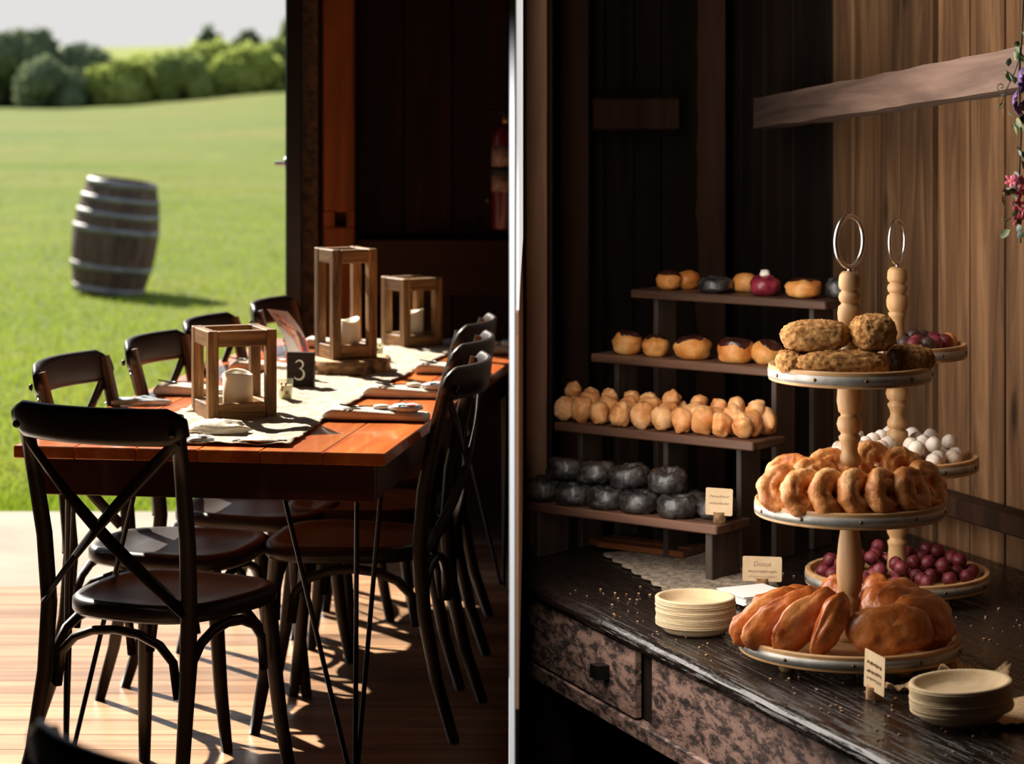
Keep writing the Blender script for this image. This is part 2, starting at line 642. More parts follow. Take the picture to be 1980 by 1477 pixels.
hedge = [
    ('tree', 30, 62, 190, 170, 150, 'leaf_dark', 'dark green tree at the far left end of the hedge'),
    ('bush', 152, 86, 190, 150, 148, 'leaf_dark', 'rounded dark green bush right of the leftmost tree'),
    ('bush', 236, 116, 195, 120, 146, 'leaf_light', 'low light green bush beside the rounded dark one'),
    ('bush', 300, 108, 195, 130, 150, 'leaf_light', 'light green bush in the middle of the hedge'),
    ('bush', 358, 104, 190, 120, 146, 'leaf_mid', 'mid green bush with dark base in the hedge middle'),
    ('bush', 420, 84, 185, 130, 152, 'leaf_light', 'tall yellow green bush left of the doorway edge'),
    ('bush', 478, 90, 180, 120, 148, 'leaf_light', 'yellow green bush second from the open door'),
    ('bush', 538, 80, 176, 110, 150, 'leaf_mid', 'green bush nearest the black door edge'),
    ('tree', 405, 52, 100, 56, 215, 'leaf_dark', 'small dark tree on the skyline above the hedge'),
    ('tree', 482, 62, 110, 84, 212, 'leaf_dark', 'wider dark tree on the skyline above the hedge'),
    ('tree', 558, 40, 120, 60, 190, 'leaf_mid', 'tree tip rising behind the door edge'),
    ('bush', 88, 118, 195, 130, 144, 'leaf_dark', 'low dark bush in front of the leftmost tree'),
]
for i, (n_, px, tp, bt, wp, D, mt, lb) in enumerate(hedge):
    bush(n_, px, tp, bt, wp, D, M[mt], lb, 40 + i)

# barrel
gb = meadow_z(-3.2, 20.8)
T = thing('wine_barrel', 'weathered oak barrel standing on the meadow, leaning slightly', 'barrel', (-3.25, 20.8, gb + .005),
          m=Matrix.Rotation(math.radians(7.5), 3, 'Y'))
BH = .92


def br(z):
    return .27 + .075 * (1 - ((z - BH / 2) / (BH / 2)) ** 2)


ns = 22
for k in range(ns):
    a0, a1 = 2 * PI * k / ns, 2 * PI * (k + 1) / ns
    g = B()
    V, F = [], []
    for i in range(9):
        z = BH * i / 8
        for (a, dr) in ((a0, -.005), (a0 + .025, 0), (a1 - .025, 0), (a1, -.005), (a1, -.03), (a0, -.03)):
            V.append(((br(z) + dr) * math.cos(a), (br(z) + dr) * math.sin(a), z))
    for i in range(8):
        for q in range(6):
            q2 = (q + 1) % 6
            F.append((i * 6 + q, i * 6 + q2, i * 6 + 6 + q2, i * 6 + 6 + q))
    F += [(5, 4, 3, 2, 1, 0), (48, 49, 50, 51, 52, 53)]
    g.add(V, F).obj('stave', M['barrel'], T, False)
for z0, h in ((.005, .06), (.19, .055), (.49, .055), (.62, .05), (.745, .045), (.86, .058)):
    B().lathe([(br(z0) - .01, z0), (br(z0) + .004, z0), (br(z0 + h) + .004, z0 + h), (br(z0 + h) - .01, z0 + h)], 44).obj('hoop', M['hoop'], T)
B().lathe([(0, BH - .05), (.25, BH - .05), (.25, BH - .07), (0, BH - .07)], 32).obj('barrel_head', M['barrel'], T)
B().lathe([(0, .03), (.25, .03), (.25, .05), (0, .05)], 32).obj('barrel_bottom', M['barrel'], T)

# ------------------------------------------------------------------ left hall shell
WX, WD = -.735, 8.9                       # door jamb corner of the front wall
g = B().box((-1.75, 3.5, -.06), (3.48, 9.4, .05), None, .002)
g.box((.85, 8.45, -.06), (1.7, 1.0, .05), None, .002)
floor = struct(g.obj('floor', M['dark_wall'], None, False), 'worn wooden plank floor of the hall')
for k in range(39):
    y = 3.40 + k * .1415
    x0, x1 = -3.4, -.008
    if y > 8.0:
        x1 = 1.6
    if y > 8.1:
        x0 = -.755
    ln = x1 - x0
    B().box((0, 0, 0), (ln, .1405, .034), None, .0015).obj('plank', M['floor'], floor, False, loc=((x0 + x1) / 2, y, -.0172))
g = B().box((-2.6, 8.96, -.08), (3.68, 1.52, .1), None, .006)
struct(g.obj('pavement', M['concrete'], None, False), 'pale concrete apron outside the open doorway')
g = B().box((-2.2, 3.5, 3.59), (2.9, 10.3, .08))
g.box((1.03, 3.7, 3.59), (3.56, 10.7, .08))
g.obj('ceiling', M['ceiling'], None, False)['kind'] = 'structure'
# hall walls behind and beside the camera
wl = struct(B().box((-3.46, 3.3, 1.7), (.08, 9.8, 3.9)).obj('wall_left', M['dark_wall'], None, False))
struct(B().box((-.4, -1.55, 1.5), (6.4, .08, 4.2)).obj('wall_near', M['dark_wall'], None, False))
# front wall with the door opening to its left
wf = struct(B().box((1.12, WD + .06, 1.55), (3.36, .05, 4.05)).obj('wall_front', M['dark_wall'], None, False), 'dark barn board wall beside the doorway')
x = WX + .2
k = 0
while x < .35:
    wd = R.uniform(.13, .2)
    B().box((0, 0, 0), (wd - .006, .03, 3.0), None, .003).obj('plank', M['dark_wall'], wf, False, loc=(x + wd / 2, WD + .018, 1.5))
    x += wd
B().box((0, 0, 0), (.7, .07, .19), None, .006).obj('rail', M['rail_wood'], wf, False, loc=(WX + .2 + .35, WD - .02, .952))
struct(wf)
# jamb board, inner post with a mortise
g = B()
V, F = [], []
for i in range(81):
    z = 3.3 * i / 80
    e = .007 * noise.noise(Vector((0, z * 9, 1))) + .004 * noise.noise(Vector((2, z * 30, 1)))
    for (x, y) in ((.014 + e, -.1), (.074, -.1), (.074, .03), (.014, .03)):
        V.append((WX + x, WD + y, z))
for i in range(80):
    for k in range(4):
        F.append((i * 4 + k, i * 4 + (k + 1) % 4, i * 4 + 4 + (k + 1) % 4, i * 4 + 4 + k))
g.add(V, F)
struct(g.obj('trim_1', M['rough_edge'], None, False), 'rough weathered jamb board beside the black door')
g = B()
zc1 = EYE - (420 - HOR) / FPX * WD
for (z0, z1) in ((0, zc1 - .026), (zc1 + .026, 3.3)):
    g.box((WX + .147, WD - .06, (z0 + z1) / 2), (.107, .12, z1 - z0), None, .006)
g.box((WX + .113, WD - .06, zc1), (.038, .12, .053), None, .001)
g.box((WX + .187, WD - .06, zc1), (.026, .12, .053), None, .001)
g.box((WX + .15, WD - .0, zc1), (.1, .02, .053), None, .001)
struct(g.obj('trim_2', M['post'], None, False), 'orange brown timber post with a square mortise hole')
struct(B().box((WX + .083, WD - .02, 1.65), (.02, .05, 3.3), None, .002).obj('trim_3', M['rail_wood'], None, False), 'narrow dark strip between jamb and post')
# black door leaf standing open, edge on
T = thing('door_1', 'black door leaf standing open, seen edge on, with a chrome lever', 'door', (WX - .035, 8.72, 0))
del T['category']
struct(T)
B().box((0, .46, 1.5), (.055, .9, 2.9), Matrix.Rotation(math.radians(4.2), 3, 'Z'), .004).obj('door_leaf', M['door_paint'], T, False)
hz = EYE - (317 - HOR) / FPX * 8.75
h = B().tube([(.008, .07, hz), (-.012, .07, hz), (-.03, .07, hz), (-.036, .07, hz)], [.0065, .008, .009, .005], 10).obj('door_handle', M['chrome'], T)
B().lathe([(0, 0), (.022, 0), (.022, .006), (0, .006)], 20, (.004, .07, hz), Matrix.Rotation(-PI / 2, 3, 'Y')).obj('handle_rose', M['chrome'], T)

# fire extinguisher on the front wall
ez = EYE - (445 - HOR) / FPX * 8.75
T = thing('fire_extinguisher', 'red fire extinguisher hanging on the dark wall by the partition', 'extinguisher', (-.018, 8.78, ez))
B().lathe([(0, 0), (.046, .002), (.05, .012), (.05, .3), (.044, .33), (.026, .35), (.018, .36), (0, .36)], 28).obj('cylinder', M['ext_red'], T)
for z0, h in ((.215, .07), (.13, .058)):
    B().lathe([(.0505, z0), (.0512, z0), (.0512, z0 + h), (.0505, z0 + h)], 28).obj('label_sheet', M['ext_label'], T)
B().lathe([(.0505, .188), (.054, .188), (.054, .212), (.0505, .212)], 28).obj('strap', M['black_rubber'], T)
B().lathe([(0, .355), (.017, .355), (.017, .385), (.012, .39), (0, .39)], 16).obj('valve', M['brass'], T)
B().tube([(-.005, 0, .39), (-.03, -.01, .405), (-.07, -.03, .41)], .007, 8, (.6, 1.4)).obj('lever', M['black_rubber'], T)
B().tube([(.01, 0, .375), (.05, 0, .37), (.07, 0, .3), (.066, -.01, .12)], .009, 8).obj('hose', M['black_rubber'], T)
B().box((0, .062, .24), (.05, .05, .06)).obj('bracket', M['black_iron'], T)
T = thing('wall_hook', 'small brass hook on the dark wall left of the extinguisher', 'hook', P(943, 388, 8.87))
B().lathe([(0, 0), (.009, 0), (.009, .005), (.004, .006), (.004, .014), (0, .016)], 12, (0, .015, 0), Matrix.Rotation(PI / 2, 3, 'X')).obj('plate', M['brass'], T)
B().tube([(0, 0, 0), (0, -.01, -.006), (0, -.014, 0), (0, -.012, .006)], .002, 6).obj('hook', M['brass'], T)

# ------------------------------------------------------------------ partition between the two rooms
PD = 4.3
tt = 10 / FPX * PD / 2
# thin board wall whose white end faces the camera
part_poly = [(-tt, PD), (tt, PD), (.006, 4.42), (.0225, 6.52), (.088, 7.76), (.03, 7.76), (.0, 6.7), (-.004, 5.4)]
struct(B().prism(part_poly, -.5, 3.55).obj('wall_partition', M['dark_wall'], None, False), 'thin dark board partition dividing the two rooms')
struct(B().box((0, PD - .006, 1.52), (tt * 2, .012, 4.04), None, .0005).obj('trim_4', M['white_trim'], None, False), 'white painted edge strip on the end of the partition')

# ------------------------------------------------------------------ dining table
TA = math.radians(-8.5)
TW, TL = .865, 2.45
u_ = Vector((math.cos(TA), math.sin(TA)))
v_ = Vector((-math.sin(TA), math.cos(TA)))
corner = Vector((-.283, 5.775))                      # near right corner
tc0 = corner - u_ * TW / 2 + v_ * TL / 2


def tpt(a, b, z=.76):
    """a across (from the right edge to the left, 0..1), b metres from the near end"""
    q = corner - u_ * TW * a + v_ * b
    return Vector((q.x, q.y, z))


T = thing('dining_table', 'long red brown plank dining table on hairpin legs, set for guests', 'table', (tc0.x, tc0.y, 0), TA)
pw = TW / 6
for k in range(6):
    B().box((0, 0, 0), (pw - .0012, TL, .028), None, .002).obj('plank', M['tabletop'], T, False, loc=(-TW / 2 + pw * (k + .5), 0, .746))
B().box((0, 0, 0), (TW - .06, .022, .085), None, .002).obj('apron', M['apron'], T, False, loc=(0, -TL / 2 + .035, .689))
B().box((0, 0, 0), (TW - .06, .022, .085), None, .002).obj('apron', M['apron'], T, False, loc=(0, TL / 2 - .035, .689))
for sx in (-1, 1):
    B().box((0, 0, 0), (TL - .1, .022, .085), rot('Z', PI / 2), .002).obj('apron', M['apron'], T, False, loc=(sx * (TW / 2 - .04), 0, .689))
for sx in (-1, 1):
    for sy in (-1, 1):
        g = B()
        cx, cy = sx * (TW / 2 - .09), sy * (TL / 2 - .1)
        foot = Vector((cx + sx * .0, cy + sy * .0, .008))
        for (dx, dy) in ((-.17 * sx, 0), (.0, -.02 * sy), (0.03 * sx, -.16 * sy)):
            g.tube([foot + Vector((dx * .06, dy * .06, 0)), Vector((cx + dx, cy + dy, .66))], .0058, 8)
        g.box((cx - .06 * sx, cy - .05 * sy, .655), (.2, .16, .006), None, .001)
        g.obj('hairpin_leg', M['black_iron'], T)


# ------------------------------------------------------------------ cross back chairs
def make_chair(label):
    T = thing('cross_back_chair', label, 'chair', group='cross back chairs around the table')
    # seat: rounded trapezoid, slightly dished
    n = 40
    out = []
    for i in range(n):
        a = 2 * PI * i / n
        c, s = math.cos(a), math.sin(a)
        e = .62
        x = math.copysign(abs(c) ** e, c)
        y = math.copysign(abs(s) ** e, s)
        out.append((x * (.2 + .025 * y), y * .205 + .01))
    g = B()
    V, F = [], []
    prof = [(.0, .449, 0), (.45, .449, 0), (.80, .452, 0), (.86, .458, 0), (.95, .459, 0), (1.0, .45, 0), (1.0, .428, 0), (.97, .42, 0), (0, .42, 0)]
    for (s, z, _) in prof:
        for (x, y) in out:
            V.append((x * s, y * s + .0, z))
    for j in range(len(prof) - 1):
        for i in range(n):
            i2 = (i + 1) % n
            F.append((j * n + i, j * n + i2, (j + 1) * n + i2, (j + 1) * n + i)[::-1])
    g.add(V, F).obj('seat', M['seat'], T)
    for sx in (-1, 1):
        # rear post: foot, seat, top in one sweep
        path = [(.205 * sx, -.285, 0), (.192 * sx, -.24, .14), (.183 * sx, -.207, .3), (.18 * sx, -.195, .45), (.184 * sx, -.207, .6), (.19 * sx, -.235, .74), (.196 * sx, -.27, .885)]
        B().tube(path, [.014, .016, .018, .019, .0185, .018, .016], 10).obj('rear_post', M['chair'], T)
        # front leg
        path = [(.165 * sx, .165, .425), (.17 * sx, .175, .3), (.182 * sx, .19, .14), (.198 * sx, .212, 0)]
        B().tube(path, [.019, .0185, .017, .014], 10).obj('front_leg', M['chair'], T)
        # side arch brace
        pts = []
        for i in range(9):
            q = i / 8
            a = PI * q
            pts.append((.176 * sx, -.03 - .155 * math.cos(a), .27 + .135 * math.sin(a) ** .6))
        B().tube(pts, .010, 8, (1, 1.2)).obj('brace', M['chair'], T)
        # strap of the cross back
        pts = []
        for i in range(11):
            q = i / 10
            x = sx * (.198 - .38 * q)
            z = .83 - .375 * q
            y = -.268 + .058 * q - .035 * math.sin(PI * q) - (.006 if sx > 0 else 0)
            pts.append((x, y, z))
        B().tube(pts, .0145, 8, (1, .22), up=(0.55 * sx, 0, 1)).obj('cross_strap', M['chair_metal'], T)
        B().lathe([(0, 0), (.009, 0), (.008, .004), (0, .006)], 10, (.198 * sx, -.29, .85), Matrix.Rotation(PI / 2, 3, 'X')).obj('bolt', M['bolt'], T)
    for yy in (-.2, .17):
        pts = []
        for i in range(9):
            a = PI * i / 8
            pts.append((-.155 * math.cos(a), yy, .27 + .135 * math.sin(a) ** .6))
        B().tube(pts, .010, 8, (1, 1.2)).obj('brace', M['chair'], T)
    # top rail: curved band
    g = B()
    V, F = [], []
    K = 24
    for i in range(K + 1):
        q = -1 + 2 * i / K
        x = .220 * q
        y = -.262 - .062 * (1 - q * q)
        h = .041 * (1 - max(0, abs(q) - .86) / .14 * .55)
        dn = Vector((q * .5, -1, 0)).normalized()
        sec = []
        for j in range(12):
            a = 2 * PI * j / 12
            ex, ez = math.copysign(abs(math.cos(a)) ** .7, math.cos(a)), math.copysign(abs(math.sin(a)) ** .7, math.sin(a))
            sec.append((x + dn.x * ex * .011, y + dn.y * ex * .011 - ez * .006, .862 + ez * h))
        V += sec
    for i in range(K):
        for j in range(12):
            j2 = (j + 1) % 12
            F.append((i * 12 + j, (i + 1) * 12 + j, (i + 1) * 12 + j2, i * 12 + j2))
    F += [tuple(range(12)), tuple(range(K * 12, K * 12 + 12))[::-1]]
    g.add(V, F).obj('top_rail', M['seat'], T)
    return T


proto = make_chair('')
chairs = [
    # back-rail centre x, y, facing angle (degrees, 90 = away from camera), label
    (-.902, 5.50, 65, 'dark wooden cross back chair at the near end of the table, back to us'),
    (-1.135, 6.46, -14, 'dark cross back chair on the meadow side, nearest of that row'),
    (-.995, 7.00, -13, 'dark cross back chair on the meadow side, second from the near end'),
    (-.91, 7.53, -12, 'dark cross back chair on the meadow side, third from the near end'),
    (-.780, 8.12, -11, 'dark cross back chair on the meadow side, farthest, by the door edge'),
    (-.082, 6.42, 171, 'dark cross back chair on the shaded right side, nearest of that row'),
    (-.078, 6.96, 171, 'dark cross back chair on the shaded right side, second from near'),
    (-.075, 7.48, 171, 'dark cross back chair on the shaded right side, farthest and mostly hidden'),
    (-.392, 2.672, 48, 'blurred dark chair back at the bottom left corner, nearest to us'),
]
for i, (bx_, by_, fa, lb) in enumerate(chairs):
    o = proto if i == 0 else copy_tree(proto)
    a = math.radians(fa)
    f = Vector((math.cos(a), math.sin(a)))
    c = Vector((bx_, by_)) + f * .31
    o.location = (c.x, c.y, 0)
    o.rotation_euler = (0, 0, a - PI / 2)
    o['label'] = lb

# ------------------------------------------------------------------ things on the table
ZT = .76
# runner
run = B()


def runner_pt(u, v):
    b = .06 + (TL - .12) * v
    a = .5 + (u - .5) * (.46 + .03 * noise.noise(Vector((v * 14, u > .5, 2))) + .012 * noise.noise(Vector((v * 70, u > .5, 5)))) + .02 * math.sin(v * 5)
    z = ZT + .003 + .0055 * (noise.noise(Vector((u * 8, v * 40, 0))) + 1) + .0015 * noise.noise(Vector((u * 30, v * 120, 4)))
    return tpt(a, b, z)


run.grid(46, 220, lambda u, v: runner_pt(1 - u, v), .0012)
tag(run.obj('table_runner', M['runner']), 'crinkled cream gauze runner down the middle of the table', 'runner')


def lantern(label, loc, wd, H, ang, s=.026):
    T = thing('lantern', label, 'lantern', loc, math.radians(ang), 'wooden lanterns on the table')
    h = wd / 2 - s / 2
    for sx in (-1, 1):
        for sy in (-1, 1):
            B().box((0, 0, 0), (H, s, s), None, .0015).obj('post', M['lantern'], T, False, (sx * h, sy * h, H / 2), rot('Y', PI / 2))
    for z in (.02, H - .02):
        for sy in (-1, 1):
            B().box((0, 0, 0), (wd - 2 * s - .001, s * .9, .038), None, .0015).obj('rail', M['lantern'], T, False, (0, sy * h, z))
            B().box((0, 0, 0), (wd - 2 * s - .001, s * .9, .038), None, .0015).obj('rail', M['lantern'], T, False, (sy * h, 0, z), rot('Z', PI / 2))
    B().box((0, 0, 0), (wd - 2 * s, wd - 2 * s, .008), None, .001).obj('base_board', M['lantern'], T, False, (0, 0, .012))
    return T


def candle(label, loc, r, h, ph):
    T = thing('pillar_candle', label, 'candle', loc, ph, 'flameless pillar candles')
    n = 36
    V, F = [], []
    rows = [(r * .97, 0), (r, .003), (r, .5), (r, 1.0), (r * .93, 1.02), (r * .86, .98), (0, .86)]
    for k in range(n):
        a = 2 * PI * k / n
        dip = 1 + .035 * math.cos(a) + .04 * math.cos(2 * a + 1)
        for (rr, z) in rows:
            V.append((rr * math.cos(a), rr * math.sin(a), z if z < .01 else z * h * (dip if z > .6 else 1)))
    m_ = len(rows)
    for k in range(n):
        k2 = (k + 1) % n
        for i in range(m_ - 1):
            F.append((k * m_ + i, k2 * m_ + i, k2 * m_ + i + 1, k * m_ + i + 1))
    B().add(V, F).obj('wax', M['candle'], T)
    B().tube([(0, 0, h * .8), (.001, 0, h * .93), (.003, 0, h * .98)], [.0015, .0015, .001], 6).obj('wick', M['black_rubber'], T)
    return T


lan = [('short wooden frame lantern nearest us on the table', on_z(452, 803, ZT + .006), .172, .217, 21, 'candle inside the short lantern nearest us', .037, .088),
       ('tall wooden frame lantern standing on the log slice', None, .136, .308, 27, 'candle inside the tall lantern on the log slice', .028, .088),
       ('short wooden frame lantern at the far end of the table', on_z(796, 668, ZT + .006), .140, .214, 33, 'candle inside the far short lantern', .037, .09)]
sl = on_z(667, 722, ZT)
lan[1] = (lan[1][0], Vector((sl.x + .002, sl.y, ZT + .048)),) + lan[1][2:]
for (lb, loc, wd, H, ang, clb, cr, ch) in lan:
    lantern(lb, loc, wd, H, ang)
    off = {0: (.010, .0), 1: (.012, .0), 2: (.0, .012)}[[l[0] for l in lan].index(lb)]
    candle('ivory flameless ' + clb, loc + Vector((off[0], off[1], .0165)), cr, ch, [2.2, 1.0, .3][[l[0] for l in lan].index(lb)])

# log slice
T = thing('log_slice', 'round log slice with bark edge under the tall lantern', 'wood slice', (sl.x, sl.y, ZT + .006), .4)
wob = lambda a, i: .05 * math.sin(3 * a + 1) + .03 * math.sin(7 * a)
B().lathe([(0, .041), (.118, .041), (.121, .039), (.121, .003), (0, .001)], 48, wob=wob).obj('wood_face', M['slice_top'], T, False)
wob2 = lambda a, i: .05 * math.sin(3 * a + 1) + .03 * math.sin(7 * a) + .035 * noise.noise(Vector((a * 6, i * .6, 0)))
B().lathe([(.1195, .0405), (.128, .0395), (.132, .03), (.129, .02), (.132, .01), (.128, .0), (.119, .0)], 90, wob=wob2).obj('bark', M['bark'], T, False)

# table number
sg = on_z(582, 748, ZT + .006)
T = thing('table_number', 'dark stained wood block with a white number three', 'sign', sg, math.radians(-9))
B().box((0, 0, .047), (.074, .022, .094), None, .001).obj('block', M['sign'], T, False)


def stroke(pts, wid, y, parent, mat, name):
    """flat brush stroke in the local XZ plane"""
    g = B()
    V, F = [], []
    for i, p_ in enumerate(pts):
        a, b = Vector(pts[max(0, i - 1)]), Vector(pts[min(len(pts) - 1, i + 1)])
        t_ = (b - a).normalized()
        n_ = Vector((-t_.y, t_.x)) * wid[i] / 2
        for dy in (0, -.0006):
            V += [(p_[0] + n_.x, y + dy, p_[1] + n_.y), (p_[0] - n_.x, y + dy, p_[1] - n_.y)]
    for i in range(len(pts) - 1):
        o, q = i * 4, i * 4 + 4
        F += [(o + 2, o + 3, q + 3, q + 2), (o, q, q + 1, o + 1), (o, o + 2, q + 2, q), (o + 1, q + 1, q + 3, o + 3)]
    return g.add(V, F).obj(name, mat, parent, False)


top3, bot3 = [], []
for i in range(13):
    a = math.radians(160 - 245 * i / 12)
    top3.append((-.002 + .0105 * math.cos(a), .062 + .0105 * math.sin(a)))
for i in range(15):
    a = math.radians(88 - 235 * i / 14)
    bot3.append((-.0035 + .0145 * math.cos(a), .036 + .0150 * math.sin(a)))
pts = top3 + bot3
wd_ = [.0012 + .0034 * max(0, math.sin(PI * i / 12)) ** .8 for i in range(13)] + [.0012 + .0042 * max(0, math.sin(PI * i / 14)) ** .8 for i in range(15)]
stroke(pts, wd_, -.0112, T, M['white_paint'], 'numeral')

# photo card leaning behind the sign
c4 = [P(516, 597, 7.33), P(556, 602, 7.24), P(602, 690, 7.10), P(561, 697, 7.20)]   # TL TR BR BL
base = (c4[2] + c4[3]) / 2
T = thing('photo_card', 'printed photo card of a smiling couple standing behind the number block', 'card', base)
nrm = (c4[1] - c4[0]).cross(c4[3] - c4[0]).normalized()
if nrm.y > 0:
    nrm = -nrm


def cpt(u, v, lift=0):
    a = c4[0] * (1 - u) + c4[1] * u
    b = c4[3] * (1 - u) + c4[2] * u
    bend = .012 * math.sin(PI * v)
    return a * (1 - v) + b * v + Vector((.8, -.2, .3)) * bend + nrm * lift - base


g = B()
nu, nv = 10, 16
V = [cpt(i / nu, j / nv, .0004) for j in range(nv + 1) for i in range(nu + 1)]
F = [(j * 11 + i, (j + 1) * 11 + i, (j + 1) * 11 + i + 1, j * 11 + i + 1) for j in range(nv) for i in range(nu)]
o_ = len(V)
V += [cpt(i / nu, j / nv, -.0004) for j in range(nv + 1) for i in range(nu + 1)]
F += [tuple(q + o_ for q in f[::-1]) for f in F]
M['card_bg'] = plain('card_print_backdrop', srgb(168, 142, 132), .4, c2=srgb(186, 160, 146), nscale=20)
g.add(V, F).obj('card_sheet', M['card_bg'], T)


def print_patch(name, colr, poly, lift):
    g = B()
    cu = sum(q[0] for q in poly) / len(poly)
    cv = sum(q[1] for q in poly) / len(poly)
    V, F = [cpt(cu, cv, lift)], []
    n = len(poly)
    for (a, b) in poly:
        V.append(cpt(cu + (a - cu) * .5, cv + (b - cv) * .5, lift))
    for (a, b) in poly:
        V.append(cpt(a, b, lift))
    for i in range(n):
        j = (i + 1) % n
        F += [(0, 1 + i, 1 + j), (1 + i, 1 + n + i, 1 + n + j, 1 + j)]
    M[name] = M.get(name) or plain(name, colr, .4)
    g.add(V, F).obj('print', M[name], T)


def ell(u, v, a, b, r=0, n=16):
    return [(u + a * math.cos(q) * math.cos(r) - b * math.sin(q) * math.sin(r), v + a * math.cos(q) * math.sin(r) + b * math.sin(q) * math.cos(r)) for q in [2 * PI * i / n for i in range(n)]]


print_patch('print_shirt', srgb(198, 190, 180), [(.0, .34), (.2, .40), (.42, .62), (.66, .99), (.02, .99), (.01, .6)], .0007)
print_patch('print_dress', srgb(196, 24, 26), [(.7, .62), (.97, .58), (.99, .99), (.66, .99)], .0007)
print_patch('print_hair', srgb(70, 40, 26), [(.72, .40), (.9, .5), (.92, .8), (.8, .98), (.66, .9), (.7, .6)], .0009)
print_patch('print_skin', srgb(222, 158, 120), ell(.34, .20, .2, .13, .5), .0009)
print_patch('print_neck', srgb(206, 138, 98), [(.2, .3), (.48, .34), (.5, .55), (.4, .6)], .0008)
print_patch('print_skin', srgb(222, 158, 120), ell(.60, .42, .17, .13, .6), .0011)
print_patch('print_skin', srgb(222, 158, 120), [(.58, .52), (.74, .5), (.72, .8), (.62, .95)], .00105)
print_patch('print_beard', srgb(96, 62, 44), ell(.36, .29, .15, .04, .5), .0011)
print_patch('print_beard', srgb(96, 62, 44), ell(.30, .12, .13, .03, .3), .0011)
for (q, w_) in ((.27, .17), (.41, .19), (.53, .38), (.66, .41)):
    print_patch('print_eye', srgb(40, 26, 20), ell(q, w_, .032, .014, .4, 10), .0013)
print_patch('print_smile', srgb(240, 232, 224), ell(.62, .485, .07, .014, .5, 10), .0013)
print_patch('print_smile', srgb(240, 232, 224), ell(.37, .255, .06, .010, .5, 10), .0013)


# votive glasses
def votive(label, loc):
    T = thing('votive_glass', label, 'glass', loc, 0, 'votive glasses')
    B().lathe([(0, 0), (.017, 0), (.021, .055), (.0205, .0555), (.0195, .055), (.0158, .006), (0, .006)], 24).obj('glass', M['glass'], T)
    B().lathe([(0, .0065), (.0155, .0065), (.0182, .04), (0, .038)], 20).obj('wax', M['wax_pale'], T)
    for k in range(5):
        a = -PI / 2 + R.uniform(-.5, .5)
        z = R.uniform(.02, .05)
        rr = .017 + .004 * z / .055 + .0008
        B().ball((.003, .0006, .004), 8, 5, (rr * math.cos(a), rr * math.sin(a), z), m=rot('Z', a + PI / 2)).obj('mark', M['foil'], T)


votive('small votive glass beside the nearest lantern', on_z(552, 774, ZT + .006))
votive('small votive glass behind the tall lantern', on_z(729, 699, ZT + .006))


# folded napkins with cutlery and favours
def napkin(label, px, py, ln, ang, seed, mirror=1, favour=True, cutlery=True):
    r = random.Random(seed)
    c = on_z(px, py, ZT)
    T = thing('napkin', label, 'napkin', (c.x, c.y, ZT + .001), ang, 'folded napkins at the places')
    wd = .085
    # rolled fold: a long soft bar with a rounded folded end
    V, F = [], []
    K, J = 22, 14
    for i in range(K + 1):
        q = i / K
        x = -ln / 2 + ln * q
        hh = .034 * (1 - .45 * q) * min(1, (q * 9 + .35)) ** .5
        for j in range(J):
            a = 2 * PI * j / J
            ex, ez = math.copysign(abs(math.cos(a)) ** .6, math.cos(a)), math.copysign(abs(math.sin(a)) ** .6, math.sin(a))
            V.append((x * mirror, ex * wd / 2, hh / 2 + ez * hh / 2 + .0015 * noise.noise(Vector((x * 40, ex * 3, seed)))))
    for i in range(K):
        for j in range(J):
            j2 = (j + 1) % J
            f = (i * J + j, (i + 1) * J + j, (i + 1) * J + j2, i * J + j2)
            F.append(f if mirror > 0 else f[::-1])
    F += [tuple(range(J)), tuple(range(K * J, K * J + J))[::-1]]
    B().add(V, F).obj('cloth', M['napkin'], T)
    if cutlery:
        f = thing('fork', 'steel fork on the ' + label, 'fork', (c.x, c.y, ZT + .034), ang + .25 * mirror, 'forks on the napkins')
        g = B()
        g.tube([(.07 * mirror, .01, -.004), (.02 * mirror, .005, .0), (-.02 * mirror, 0, .001), (-.045 * mirror, 0, -.0005)], [.004, .0028, .0026, .005], 8, (.45, 1))
        g.obj('handle', M['steel'], f)
        for k in range(4):
            y = -.009 + .006 * k
            B().tube([(-.043 * mirror, y * .6, 0), (-.06 * mirror, y, .0), (-.09 * mirror, y, .006)], [.002, .0018, .001], 6).obj('tine', M['steel'], f)
    if favour:
        ca, sa = math.cos(ang), math.sin(ang)

        def lp(x, y, z):
            return (c.x + ca * x * mirror - sa * y, c.y + sa * x * mirror + ca * y, ZT + z)
        f = thing('favour_packet', 'clear favour packet on the ' + label, 'packet', lp(.075, -.005, .0235), ang, 'favour packets')
        B().ball((.042, .03, .011), 18, 9, (0, 0, .009), lambda p_, d: p_ * (1 + .22 * noise.noise(d * 3 + Vector((seed, 0, 0))))).obj('bag', M['packet'], f)
        B().box((-.008, -.012, .017), (.018, .022, .002), None, .0005).obj('print', M['packet_blue'], f)
        B().box((.014, -.012, .017), (.02, .022, .002), None, .0005).obj('print', M['packet_pink'], f)
        s_ = thing('wooden_spoon', 'small pale spoon on the ' + label, 'spoon', lp(.012, .004, .0262), ang, 'pale spoons')
        B().ball((.024, .016, .007), 16, 8, (0, 0, .006)).obj('bowl', M['spoon'], s_)
        B().tube([(.02 * mirror, 0, .006), (.05 * mirror, .012, .004)], .003, 8).obj('stem', M['spoon'], s_)
    return T


